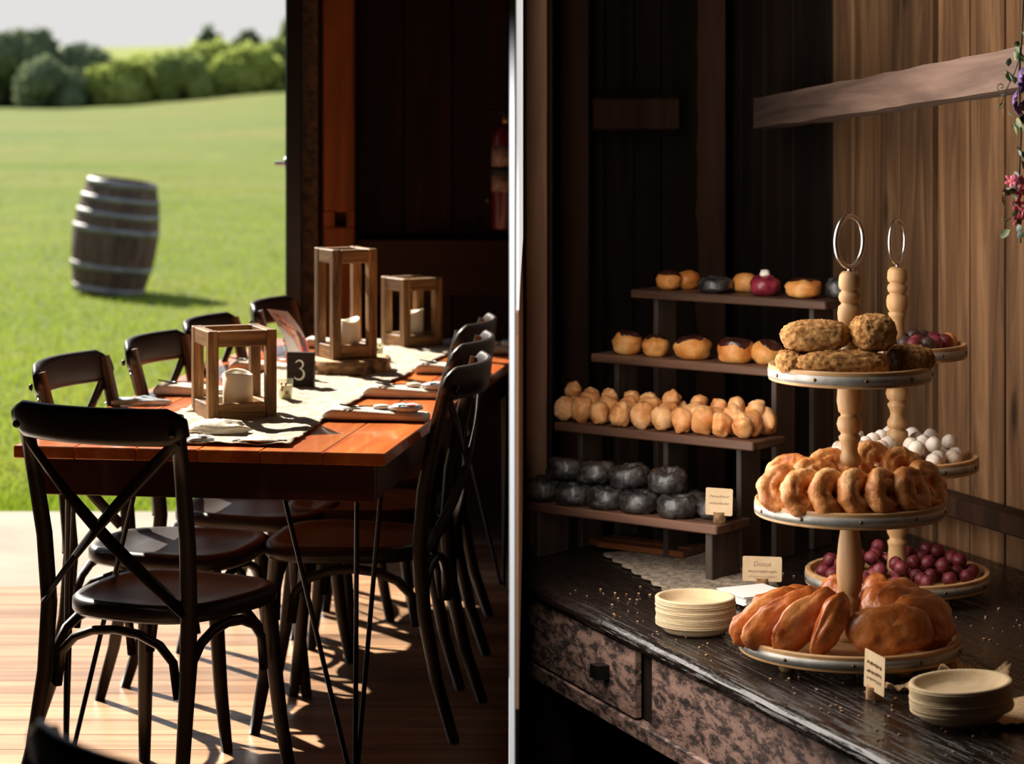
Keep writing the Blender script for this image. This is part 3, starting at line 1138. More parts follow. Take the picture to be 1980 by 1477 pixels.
napkin('nearest folded napkin on the right side of the table', 728, 812, .255, TA + .02, 1)
napkin('second folded napkin on the right side of the table', 792, 768, .235, TA + .02, 2)
napkin('third folded napkin on the right side of the table', 872, 722, .2, TA + .02, 3)
napkin('farthest folded napkin on the right side of the table', 945, 683, .2, TA + .02, 4)
napkin('folded napkin on the meadow side, left of the nearest lantern', 372, 763, .19, TA, 5, 1, False)
napkin('folded napkin on the meadow side behind the nearest lantern', 505, 717, .17, TA, 6, 1, False)
napkin('farthest folded napkin on the meadow side', 640, 672, .16, TA, 7, 1, False, False)


def rumpled(name, label, cat, px, py, sx, sy, h, ang, seed, mat, z0=ZT):
    c = on_z(px, py, z0)
    g = B()

    def fn(p_, d):
        k = 1 + .3 * noise.noise(d * 2.1 + Vector((seed, 0, 0))) + .12 * noise.noise(d * 6 + Vector((0, seed, 0)))
        q = p_ * k
        return Vector((q.x, q.y, max(q.z, -h * .25)))
    g.ball((sx / 2, sy / 2, h), 32, 16, (0, 0, h * .26), fn)
    return tag(g.obj(name, mat, None, True, (c.x, c.y, z0 + .002), rot('Z', ang)), label, cat)


rumpled('cloth_napkin', 'rumpled cream linen napkin in front of the nearest lantern', 'napkin', 420, 836, .15, .10, .022, TA - .1, 3, M['linen'], ZT + .008)
rumpled('cloth_napkin', 'flat cream linen scrap at the near end of the runner', 'napkin', 500, 853, .12, .06, .006, TA, 9, M['linen'], ZT + .008)
rumpled('favour_bag', 'clear plastic favour bag with dark sweets by the linen napkin', 'packet', 385, 858, .075, .045, .014, .2, 5, M['packet'], ZT)
rumpled('favour_bag', 'clear plastic favour bag behind the near chair back', 'packet', 268, 783, .15, .06, .016, .1, 8, M['packet'], ZT)
rumpled('cloth_napkin', 'small cream napkin left of the nearest lantern base', 'napkin', 372, 803, .06, .05, .014, .1, 12, M['linen'], ZT)
rumpled('favour_bag', 'clear favour bag at the far right of the table', 'packet', 868, 668, .14, .07, .014, .1, 15, M['packet'], ZT)
# ================================================================== the pastry room on the right
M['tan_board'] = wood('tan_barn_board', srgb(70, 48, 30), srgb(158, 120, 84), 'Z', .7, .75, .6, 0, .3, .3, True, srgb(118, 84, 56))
M['dark_board'] = wood('dark_and_shaded_board', srgb(24, 18, 14), srgb(52, 36, 26), 'Z', .5, .8, .5, 0, .2, .35, True)  # dark boards; also carries the painted shade on the far right-wall boards
M['brace'] = wood('brace_timber', srgb(68, 50, 42), srgb(122, 97, 84), 'X', .6, .75, .5, 0, .3, .05)
M['dark_post'] = wood('dark_red_post', srgb(40, 24, 16), srgb(82, 52, 34), 'Z', .5, .7, .5, 0, .25, .1)
M['sash'] = wood('sash_wood', srgb(128, 90, 66), srgb(172, 130, 100), 'Z', .6, .6, .2, 0, .4, .1)
M['riser'] = wood('riser_board', srgb(62, 40, 30), srgb(122, 86, 66), 'X', .8, .5, .3, 0, .5, .15)
M['riser_leg'] = wood('riser_leg', srgb(44, 34, 28), srgb(84, 68, 58), 'Z', .8, .6, .2)
M['ash'] = wood('turned_ash_wood', srgb(158, 116, 72), srgb(204, 164, 116), 'Z', 1.2, .5, .15, 0, .4, .08)
M['ash_disc'] = wood('pale_tray_wood', srgb(166, 122, 78), srgb(206, 164, 114), 'X', 1.2, .5, .15, 0, .4, .08)
M['galv'] = plain('galvanised_band', srgb(178, 174, 166), .55, .6, .5, 0, .15, 40, srgb(146, 142, 136), 25)
M['stud'] = plain('dark_brass_stud', srgb(112, 86, 52), .35, .9)
M['ring'] = plain('brushed_ring_steel', srgb(196, 190, 182), .28, 1)
M['plate'] = plain('tan_paper_plate', srgb(212, 188, 152), .85, 0, .2, 0, .25, 260, srgb(200, 174, 136), 40)
M['card'] = plain('kraft_card', srgb(206, 180, 146), .8, 0, .2, 0, .1, 200, srgb(196, 168, 132), 30)
M['ink'] = plain('brown_ink', srgb(140, 114, 90), .8)
M['paper'] = plain('white_paper_napkin', srgb(238, 234, 228), .9, 0, .1)

kz = 1.198
ZC = EYE - kz                     # counter top height
FLR = -.42                        # lower floor of this room
ph = math.radians(21.2)
U = Vector((-math.sin(ph), math.cos(ph)))      # along the counter, away from us
Nn = Vector((math.cos(ph), math.sin(ph)))      # towards the right hand wall
WN = 3.45


def un(u, n, z=0):
    q = U * u + Nn * n
    return Vector((q.x, q.y, z))


def n_of(x, y):
    return Nn.x * x + Nn.y * y


def u_of(x, y):
    return U.x * x + U.y * y


ROTU = Matrix((Vector((U.x, U.y, 0)), Vector((-Nn.x, -Nn.y, 0)) * 1, Vector((0, 0, 1)))).transposed()
# local X = along counter (away), local Y = towards the room, Z up -> make it right handed
if ROTU.determinant() < 0:
    ROTU = Matrix((Vector((U.x, U.y, 0)), Vector((Nn.x, Nn.y, 0)), Vector((0, 0, 1)))).transposed()
    SY = 1
else:
    SY = -1

struct(B().box((1.35, 3.2, FLR - .03), (2.68, 9.4, .06)).obj('floor_lower', M['dark_wall'], None, False), 'dark lower floor under the counter')
# right wall of separate boards
cornerD = 7.89
uc = u_of(.6, cornerD)
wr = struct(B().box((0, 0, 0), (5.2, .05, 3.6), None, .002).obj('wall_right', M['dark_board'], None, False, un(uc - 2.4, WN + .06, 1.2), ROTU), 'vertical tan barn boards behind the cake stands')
wr_inv = wr.matrix_basis.inverted()


def wall_child(name, g, mat, loc, m, wall, smooth=False):
    o = g.obj(name, mat, None, smooth)
    mw = Matrix.Translation(loc) @ m.to_4x4()
    o.parent = wall
    wb = Matrix.Translation(wall.location) @ wall.rotation_euler.to_matrix().to_4x4()
    o.matrix_basis = wb.inverted() @ mw
    return o


u = uc - .02
rw = random.Random(21)
i = 0
shade_until = u_of(.867, 7.22)
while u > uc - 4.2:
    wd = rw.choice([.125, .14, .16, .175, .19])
    if u > shade_until > u - wd - .04:
        wd = u - shade_until
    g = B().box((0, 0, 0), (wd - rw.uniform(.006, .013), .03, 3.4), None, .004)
    mt = M['dark_board'] if u > shade_until + .001 else M['tan_board']  # corner shade put into the colour: far boards take the darker wood
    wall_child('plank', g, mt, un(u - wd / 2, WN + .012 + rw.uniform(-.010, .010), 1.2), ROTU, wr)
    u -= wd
# low ledge along the right wall
wall_child('ledge', B().box((0, 0, 0), (4.2, .07, .05), None, .004), M['dark_post'], un(uc - 2.3, WN - .04, .52), ROTU, wr)
# brace timber across the corner
a0, a1 = P(1487, 219, 7.32), P(2060, 122, 5.15)
d = (a1 - a0)
mb = frame(d, (0, 0, 1))
g = B()
nb = 24
L_ = d.length
V, F = [], []
for i in range(nb + 1):
    q = i / nb
    for (y, z) in ((-.045, -.042), (.045, -.042), (.045, .042), (-.045, .042)):
        V.append(((q - .5) * L_, y + .002 * noise.noise(Vector((q * 20, y * 50, z * 40))), z + .0035 * noise.noise(Vector((q * 14, 3, z * 60)))))
for i in range(nb):
    for k in range(4):
        k2 = (k + 1) % 4
        F.append((i * 4 + k, i * 4 + k2, i * 4 + 4 + k2, i * 4 + 4 + k))
F += [(3, 2, 1, 0), (nb * 4, nb * 4 + 1, nb * 4 + 2, nb * 4 + 3)]
struct(g.add(V, F).obj('trim_5', M['brace'], None, False, (a0 + a1) / 2, mb), 'sloping timber brace in front of the tan boards')

# back wall of dark boards
bw = struct(B().box((0, 0, 0), (.58, .04, 3.6), None, .002).obj('wall_back', M['dark_board'], None, False, Vector((.345, 7.83, 1.2)), rot('Z', math.radians(21.2))), 'dark boards behind the pastry risers')
bdir = Vector((math.cos(ph), math.sin(ph)))
s = -.31
while s < .29:
    wd = rw.uniform(.085, .125)
    q = Vector((.345, 7.79)) + bdir * (s + wd / 2)
    wall_child('plank', B().box((0, 0, 0), (wd - .006, .025, 3.4), None, .004), M['dark_board'], Vector((q.x, q.y, 1.2)), rot('Z', ph), bw)
    s += wd
wall_child('rail', B().box((0, 0, 0), (.28, .05, .095), None, .006), M['dark_post'], P(1226, 220, 7.66), rot('Z', ph), bw)
# corner post with a ragged lit edge
g = B()
cp = P(1368, 700, 7.72)
nz = 90
V, F = [], []
for i in range(nz + 1):
    z = FLR + 3.4 * i / nz
    rag = .012 * noise.noise(Vector((0, z * 7, 0))) + .006 * noise.noise(Vector((4, z * 22, 0)))
    for (x, y) in ((-.032 + rag, -.02), (.0 + rag * .6, -.045), (.05, -.035), (.06, .05), (-.03, .05)):
        V.append((x, y, z))
for i in range(nz):
    for k in range(5):
        k2 = (k + 1) % 5
        F.append((i * 5 + k, i * 5 + k2, i * 5 + 5 + k2, i * 5 + 5 + k))
F.append((nz * 5, nz * 5 + 1, nz * 5 + 2, nz * 5 + 3, nz * 5 + 4))
struct(g.add(V, F).obj('trim_6', M['dark_post'], None, False, (cp.x, cp.y, 0)), 'rough hewn corner post with a ragged edge')
# posts beside the window
struct(B().box((0, 0, 0), (.085, .08, 3.4), None, .005).obj('trim_7', M['dark_post'], None, False, (P(1110, 500, 7.5).x, 7.5, 1.25)), 'dark red brown post left of the risers')
# assumed window put on the partition to light the pastries: sash, glowing pane, sill
T = thing('assumed_window_1', 'assumed tall side window with glowing pane, an added lamp lighting the pastries', 'window', (.0175, 5.45, 1.2), math.atan2(-.0165, 2.1))
del T['category']
struct(T)
M['pane'], t, p = nodes('self_lit_window_pane')
p.inputs['Base Color'].default_value = (.8, .8, .78, 1)
p.inputs['Roughness'].default_value = .3
p.inputs['Emission Color'].default_value = (1, .97, .92, 1)
p.inputs['Emission Strength'].default_value = .7  # pane emits on its own; no daylight comes through the partition
B().box((0, 0, .55), (.004, 2.0, 1.1), None, .0005).obj('pane', M['pane'], T, False)
for z in (-.02, 1.12):
    B().box((-.001, 0, z), (.006, 2.06, .04), None, .001).obj('window_frame', M['sash'], T, False)
for k in range(4):
    B().box((-.001, -.78 + .52 * k, -.36), (.006, .50, .64), None, .001).obj('panel', M['sash'], T, False)
struct(B().box((.062, 6.66, 1.2), (.056, .05, 1.66), None, .004).obj('trim_8', M['sash'], None, False), 'pale wooden window casing at the partition')
struct(B().box((.062, 6.66, .375), (.06, .06, .07), None, .004).obj('trim_9', M['sash'], None, False), 'window stool below the casing')
struct(B().box((.098, 6.75, 1.2), (.014, .10, 3.2), None, .003).obj('trim_10', M['dark_board'], None, False), 'dark casing edge behind the window')
struct(B().box((.085, 7.25, 1.2), (.02, .9, 3.4), rot('Z', -.02), .003).obj('wall_window_side', M['dark_board'], None, False), 'short dark wall beyond the window')
# hall side wall towards us, closing the room
p0 = un(uc - 4.0, WN + .03)
struct(B().box((2.77, 3.7, 1.55), (.08, 10.6, 4.05)).obj('wall_far_right', M['dark_wall'], None, False))

# ------------------------------------------------------------------ counter
m, t, p = nodes('worn_black_top')
v = coords(t, (3.0, 60, 60), False)
v1 = coords(t, (1, 1, 1), False)
f1 = noise_tex(t, v, 2.2, 6, .6, .4)
f2 = noise_tex(t, v1, 70, 5, .7)
mm = N(t, 'ShaderNodeMath', operation='ADD')
t.links.new(f1, mm.inputs[0])
t.links.new(f2, mm.inputs[1])
cc = ramp(t, f1, [(.42, srgb(22, 17, 15)), (.62, srgb(38, 28, 24)), (.8, srgb(86, 64, 50))])
t.links.new(cc, p.inputs['Base Color'])
rr_ = N(t, 'ShaderNodeMapRange')
rr_.inputs['From Min'].default_value = .35
rr_.inputs['From Max'].default_value = .65
rr_.inputs['To Min'].default_value = .12
rr_.inputs['To Max'].default_value = .38
t.links.new(f2, rr_.inputs['Value'])
t.links.new(rr_.outputs[0], p.inputs['Roughness'])
bump(t, p, ramp(t, f1, [(.54, (0, 0, 0, 1)), (.66, (1, 1, 1, 1))]), .55, .003)

M['top'] = m
m, t, p = nodes('distressed_paint')
v = coords(t, (8, 18, 20))
f1 = noise_tex(t, v, 2.2, 10, .74, .3)
cc = ramp(t, f1, [(.40, srgb(44, 35, 33)), (.47, srgb(80, 63, 58)), (.54, srgb(150, 118, 104)), (.75, srgb(176, 144, 128))])
t.links.new(cc, p.inputs['Base Color'])
p.inputs['Roughness'].default_value = .6
bump(t, p, f1, .4, .003)
M['distressed'] = m

NF = n_of(.006, 6.24)                    # front edge line
uf0 = u_of(.006, 6.24)                   # far end at the partition
T = thing('counter', 'long dark worn wooden counter with paint flaked drawer front', 'counter', un(uf0, NF, 0), m=ROTU)
# worktop: local x along U from -3.2 .. far end, local y
Lc = 3.4
# polygon in local coords (x along, yl across: yl = SY*(n-NF))
def loc2(x, y):
    return (u_of(x, y) - uf0, SY * (n_of(x, y) - NF))


g = B()
far_pts = [loc2(.032, 6.19), loc2(.034, 6.60), loc2(.12, 6.82), loc2(.125, 7.45)]
V, F = [], []
prof = [(.006, -.036), (-.004, -.032), (-.008, -.022), (-.006, -.012), (.0, -.0045), (.010, -.0008), (.02, .0)]
nx = 80
for i in range(nx + 1):
    q = i / nx
    x = -Lc + (Lc - .04) * q
    wob_ = .0025 * noise.noise(Vector((x * 9, 0, 0)))
    for (y, z) in prof:
        V.append((x, SY * (y + wob_), z + .0015 * noise.noise(Vector((x * 16, z * 90, 2)))))
K = len(prof)
for i in range(nx):
    for k in range(K - 1):
        f = (i * K + k, (i + 1) * K + k, (i + 1) * K + k + 1, i * K + k + 1)
        F.append(f if SY > 0 else f[::-1])
g.add(V, F)
poly = [(-Lc, SY * .02), (-.04, SY * .02)] + far_pts + [(far_pts[-1][0] - .1, SY * (WN - .02 - NF)), (-Lc, SY * (WN - .02 - NF))]
if SY < 0:
    poly = poly[::-1]
g.prism(poly, -.034, -.0002)
g.obj('worktop', M['top'], T, False, (0, 0, ZC))
# front: drawer rail, drawers, stile, panel
FH = .165


def cbox(name, x0, x1, y, z0, z1, th, mat, parent=T, bev=.003):
    return B().box((0, 0, 0), (x1 - x0, th, z1 - z0), None, bev).obj(name, mat, parent, False, ((x0 + x1) / 2, SY * y, (z0 + z1) / 2))


xs_ = u_of(*on_z(1222, 1240, ZC - .05).xy) - uf0
xk = [u_of(*on_z(1012, 1190, ZC - .09).xy) - uf0, 0]
pA = P(1222, 1300, 5.76)
xr = -.698
cbox('carcass', -Lc, -.06, .055, ZC - .034 - FH, ZC - .036, .05, M['dark_board'])
cbox('lower_rail', -Lc, -.05, .018, ZC - .034 - FH - .03, ZC - .034 - FH + .006, .03, M['distressed'])
cbox('end_panel', -Lc, xr - .08, .022, ZC - .034 - FH, ZC - .038, .022, M['distressed'])
o = cbox('drawer', xr, -.06, .016, ZC - .034 - FH + .010, ZC - .042, .02, M['distressed'])
o['label'] = 'wide drawer front with flaking paint and two dark knobs'
for kx in (-.546, -.10):
    g = B()
    g.prism([(-.017, -.014), (.017, -.014), (.02, .016), (-.02, .016)], 0, .034, rot('X', PI / 2 if SY > 0 else -PI / 2))
    g.obj('knob', M['black_iron'], o, False, (kx - (xr - .06) / 2, -SY * .008, 0))
for x in (-.1, -1.6, -3.3):
    for y in (.06, WN - NF - .1):
        cbox('leg', x - .035, x + .035, y, FLR, ZC - .036, .07, M['dark_board'])
cbox('lower_shelf', -Lc, -.2, (WN - NF) / 2, FLR + .12, FLR + .145, WN - NF - .3, M['dark_board'])

# crumbs
g = B()
cr = random.Random(3)
for i in range(420):
    x = cr.uniform(-2.0, -.2)
    y = cr.uniform(.03, .9)
    q = un(uf0 + x, NF + y)
    s = cr.uniform(.0012, .0035)
    g.box((q.x, q.y, ZC + s * .5), (s * 2, s * 1.5, s), rot('Z', cr.uniform(0, 3)), s * .3)
M['crumb'] = plain('pastry_crumb', srgb(196, 150, 96), .8, c2=srgb(160, 130, 110), nscale=90)
o = g.obj('crumbs', M['crumb'])
o['kind'] = 'stuff'
o['label'] = 'scattered pastry crumbs on the dark counter'
o['category'] = 'crumbs'

# ------------------------------------------------------------------ four nested risers
AL = Vector((.791, -.612))
BK = Vector((.612, .791))
R0 = Vector((.483, 6.112))
offs = [0, .16, .32, .50]
ztop = [.540, .720, .882, 1.037]
lens = [.575, .60, .60, .60]
rl = ['lowest wooden riser shelf, holding the black glazed rings',
      'second wooden riser shelf from the bottom, holding the golden crullers',
      'third wooden riser shelf from the bottom, holding chocolate topped buns',
      'top wooden riser shelf, holding six mixed filled buns']


def spt(i, t_, d_, z=0):
    q = R0 + BK * (offs[i] + d_) - AL * t_
    return Vector((q.x, q.y, ztop[i] + z))


def st(i, px, d_):
    r = (px - 990) / FPX
    q = R0 + BK * (offs[i] + d_)
    return (q.x - q.y * r) / (AL.x - AL.y * r)


mS = rot('Z', math.atan2(AL.y, AL.x))
for i in range(4):
    L = lens[i]
    c = spt(i, L / 2, .075)
    T = thing('display_riser', rl[i], 'riser', (c.x, c.y, ZC), m=mS, group='nested wooden display risers')
    H = ztop[i] - ZC
    B().box((0, 0, 0), (L, .15, .022), None, .003).obj('shelf_board', M['riser'], T, False, (0, 0, H - .011))
    for sx in ((-1, 1) if i != 1 else (-1, .1, 1)):
        x = sx * (L / 2 - .045 - (.015 if i else -.015))
        wl_ = .125 if i == 0 else .09
        B().box((0, 0, 0), (.02 if i == 0 else .015, wl_, H - .022), None, .002).obj('leg_panel', M['riser_leg'], T, False, (x, 0.0, (H - .022) / 2))

ORD = ['first', 'second', 'third', 'fourth', 'fifth', 'sixth', 'seventh', 'eighth', 'ninth', 'tenth', 'eleventh', 'twelfth', 'thirteenth', 'fourteenth', 'fifteenth', 'sixteenth', 'seventeenth']

# ------------------------------------------------------------------ pastries
def nz_fn(seed, a1, f1, a2=0, f2=1):
    o = Vector((seed * 3.7, seed * 1.3, seed * .7))

    def fn(p_, d):
        return p_ * (1 + a1 * noise.noise(d * f1 + o) + a2 * noise.noise(d * f2 + o * 2))
    return fn


def cr_fn(seed):
    o = Vector((seed * 3.7, seed * 1.3, seed * .7))

    def fn(p_, d):
        e = Vector((math.copysign(abs(d.x) ** .8, d.x) * .027, math.copysign(abs(d.y) ** .8, d.y) * .027, math.copysign(abs(d.z) ** .8, d.z) * .033))
        return e * (.92 + .34 * abs(noise.noise(d * 1.15 + o)) + .05 * noise.noise(d * 4 + o))
    return fn


M['bun'] = pastry('golden_bun', srgb(168, 92, 36), srgb(206, 134, 64), srgb(230, 178, 110), 14, .5, .1, .3)
M['choc'] = pastry('chocolate_glaze', srgb(40, 20, 16), srgb(58, 28, 22), srgb(76, 40, 30), 20, .22, .6, .3, 30, 0)
M['berry'] = pastry('berry_glaze', srgb(96, 22, 38), srgb(132, 38, 56), srgb(160, 60, 76), 26, .3, .4, .4, 50)
M['cream'] = plain('white_cream', srgb(236, 230, 214), .5)
M['cruller'] = pastry('golden_cruller', srgb(190, 112, 56), srgb(224, 158, 96), srgb(242, 196, 142), 16, .5, .15, .5, 40)
M['black_glaze'] = pastry('black_glazed', srgb(26, 24, 24), srgb(42, 39, 39), srgb(84, 78, 76), 40, .28, .5, .8, 90, 0, .004, .8)
M['crumbed'] = pastry('crumb_coating', srgb(120, 74, 32), srgb(182, 128, 68), srgb(216, 168, 106), 85, .85, 0, 1.0, 240, .02, .004)
M['crumb_dark'] = pastry('dark_crumb_coating', srgb(52, 40, 28), srgb(80, 62, 40), srgb(116, 90, 56), 60, .8, 0, 1.0, 260, 0, .0025)
M['oldf'] = pastry('glazed_sour_cream', srgb(172, 92, 38), srgb(216, 140, 72), srgb(242, 194, 134), 16, .38, .35, .9, 55, .05, .006)
M['turnover'] = pastry('glazed_turnover', srgb(150, 72, 28), srgb(196, 110, 52), srgb(222, 150, 88), 14, .28, .6, .6, 40, .05, .006)
M['powder'] = pastry('powdered_ball', srgb(176, 146, 120), srgb(218, 204, 190), srgb(236, 228, 220), 28, .95, 0, .5, 60, .05)
M['redball'] = pastry('red_velvet_ball', srgb(70, 14, 22), srgb(100, 26, 36), srgb(140, 58, 66), 28, .5, .1, .7, 60, .02)
M['darkball'] = pastry('dark_cocoa_ball', srgb(40, 26, 26), srgb(58, 38, 36), srgb(80, 56, 52), 28, .5, .2, .6, 60, 0)


def bun(label, loc, r, h, seed, cap, group, topping=None, ang=0, dough='bun'):
    """puffy filled bun with a pale waist; cap = glaze material or None"""
    T = thing('filled_bun', label, 'bun', loc, ang, group)

    def fn(p_, d):
        k = 1 + .12 * noise.noise(d * 1.7 + Vector((seed, 0, 0))) + .03 * noise.noise(d * 5 + Vector((seed, 0, 0)))
        waist = 1 - .06 * math.exp(-((d.z + .12) / .12) ** 2)
        hr = max(1e-6, math.hypot(d.x, d.y))
        fu = hr ** .82 / hr
        q = Vector((p_.x * k * waist * fu, p_.y * k * waist * fu, p_.z * k))
        return Vector((q.x, q.y, max(q.z, -h * .46)))
    B().ball((r, r, h * .52), 24, 14, (0, 0, h * .46), fn).obj('dough', M[dough], T)
    if cap:
        g = B()
        V, F = [], []
        n, rows = 28, 7
        for j in range(rows):
            for k in range(n):
                a = 2 * PI * k / n
                lim = .86 + .25 * math.cos(a - .5) + .5 * noise.noise(Vector((math.cos(a) * 1.5, math.sin(a) * 1.5, seed + 5)))
                th = lim * j / (rows - 1)
                d = Vector((math.sin(th) * math.cos(a), math.sin(th) * math.sin(a), math.cos(th)))
                q = fn(Vector((d.x * r, d.y * r, d.z * h * .52)), d) * (1.045 if j < rows - 1 else 1.0)
                V.append((q.x, q.y, q.z + h * .46))
        for j in range(rows - 1):
            for k in range(n):
                k2 = (k + 1) % n
                F.append((j * n + k, (j + 1) * n + k, (j + 1) * n + k2, j * n + k2))
        F.append(tuple(range(n)))
        g.add(V, F).obj('glaze', cap, T)
    if topping:
        B().ball((.014, .014, .012), 16, 9, (0, 0, h * 1.02), nz_fn(seed, .25, 3)).obj('cream_swirl', topping, T)
    return T


G1 = 'filled buns on the top riser'
for (px, d_, r, h, cap, tp, lb) in (
        (1293, .05, .034, .052, M['choc'], None, 'golden bun with chocolate top at the left end of the top riser'),
        (1330, .105, .034, .05, None, None, 'plain golden bun tucked behind the leftmost top riser bun'),
        (1383, .05, .050, .046, M['black_glaze'], None, 'wide black glazed bun second on the top riser'),
        (1440, .11, .034, .052, None, None, 'golden bun between the black and berry buns, top riser'),
        (1479, .055, .040, .054, M['berry'], M['cream'], 'berry glazed bun with a dab of white cream, top riser'),
        (1553, .055, .050, .052, M['choc'], None, 'large golden bun with chocolate patch right of the berry bun'),
        (1622, .09, .036, .056, M['black_glaze'], None, 'dark bun behind the stand post at the right end of the top riser')):
    dm = 'berry' if 'berry glazed' in lb else 'black_glaze' if cap is M['black_glaze'] else 'bun'
    bun(lb, spt(3, st(3, px, d_), d_), r, h, px % 17, cap, G1, tp, px, dm)
G2 = 'chocolate topped buns on the third riser'
for k, (px, d_, r, h, lb) in enumerate((
        (1212, .045, .039, .062, 'leftmost chocolate topped bun on the third riser'),
        (1268, .045, .036, .055, 'second chocolate topped bun from the left, third riser'),
        (1340, .05, .050, .062, 'large chocolate topped bun in the middle of the third riser'),
        (1424, .05, .051, .064, 'large bun with chocolate running down, third riser'),
        (1484, .07, .042, .060, 'chocolate topped bun at the right, behind the stand tray'))):
    bun(lb, spt(2, st(2, px, d_), d_), r, h, k + 30, M['choc'], G2, None, k * 1.3)

# golden crullers on the second riser
G3 = 'golden crullers heaped on the second riser'
cv = [B().ball((.027, .027, .034), 26, 18, (0, 0, 0), cr_fn(50 + k)).mesh('cruller', M['cruller']) for k in range(5)]
front = [1092, 1122, 1160, 1200, 1240, 1280, 1320, 1358, 1396, 1436]
back = [1110, 1140, 1176, 1215, 1256, 1296, 1345, 1382, 1418, 1456]
back2 = [1128, 1180, 1230, 1270, 1312, 1366, 1410, 1450, 1480]
top = [1150, 1250, 1300, 1400, 1470]
rows_ = [(front, .032, .035, 'front row'), (back, .078, .036, 'middle row'), (back2, .122, .036, 'back row')]
r3 = random.Random(9)
k = 0
for (lst, d_, z, nm) in rows_:
    for j, px in enumerate(lst):
        me = cv[k % 5]
        sc_ = r3.uniform(.86, 1.1)
        o = put('cruller', me, None, spt(1, st(1, px, d_), d_ + r3.uniform(-.006, .006), z * sc_), (r3.uniform(-.5, .5), r3.uniform(-.5, .5), r3.uniform(0, 6)))
        o.scale = (sc_, sc_, sc_)
        tag(o, '%s lumpy golden cruller from the left in the %s, second riser' % (ORD[j], nm), 'cruller', G3 + ', ' + nm)
        k += 1
for j, px in enumerate((1108, 1142, 1180, 1222, 1258, 1298, 1352, 1390, 1424, 1462)):
    o = put('cruller', cv[k % 5], None, spt(1, st(1, px, .1), 0.1, .066 + r3.uniform(-.006, .006)), (r3.uniform(-.8, .8), r3.uniform(-.8, .8), r3.uniform(0, 6)))
    o.scale = (.74, .74, .7)
    tag(o, '%s golden cruller from the left lying on top of the heap' % ORD[j], 'cruller', G3 + ', on top')
    k += 1

# black glazed rings on the lowest riser
G4 = 'black glazed rings on the lowest riser'


def ring_fn(seed):
    o = Vector((seed, 2 * seed, 0))

    def fn(p_, d):
        q = p_ + d * .006 * abs(noise.noise(p_ * 50 + o)) + d * .004 * noise.noise(p_ * 110 + o) + d * .002 * noise.noise(p_ * 300 + o)
        w_ = 1 - .16 * math.exp(-(p_.z / .006) ** 2) if math.hypot(p_.x, p_.y) > .03 else 1
        c_ = math.hypot(q.x, q.y)
        return Vector((q.x * (1 - (1 - w_) * .35), q.y * (1 - (1 - w_) * .35), q.z))
    return fn


bv = [B().torus(.0315, .0195, 40, 18, ring_fn(3 + k), sz=1.25).mesh('ring_doughnut', M['black_glaze']) for k in range(4)]


def ringd(px, i, d_, z, k, lb, tilt=0):
    o = put('ring_doughnut', bv[k % 4], None, spt(i, st(i, px, d_), d_, z), (tilt, tilt * .5, k * 1.1))
    tag(o, lb, 'doughnut', G4)


ords = ['leftmost', 'second', 'third', 'fourth', 'rightmost']
for k, px in enumerate((1050, 1112, 1175, 1238, 1310)):
    ringd(px, 0, .052, .026, k, '%s black glazed ring in the front row of the lowest riser' % ords[k])
for k, px in enumerate((1068, 1128, 1192, 1256, 1330)):
    ringd(px, 0, .118, .026, k + 1, '%s black glazed ring in the hidden back row of the lowest riser' % ords[k])
for k, px in enumerate((1096, 1154, 1217, 1292)):
    ringd(px, 0, .088, .079, k + 2, '%s black glazed ring of the upper layer on the lowest riser' % ['leftmost', 'second', 'third', 'rightmost'][k], .12)
ringd(1385, 0, .10, .026, 3, 'black glazed ring behind the kraft card on the lowest riser')


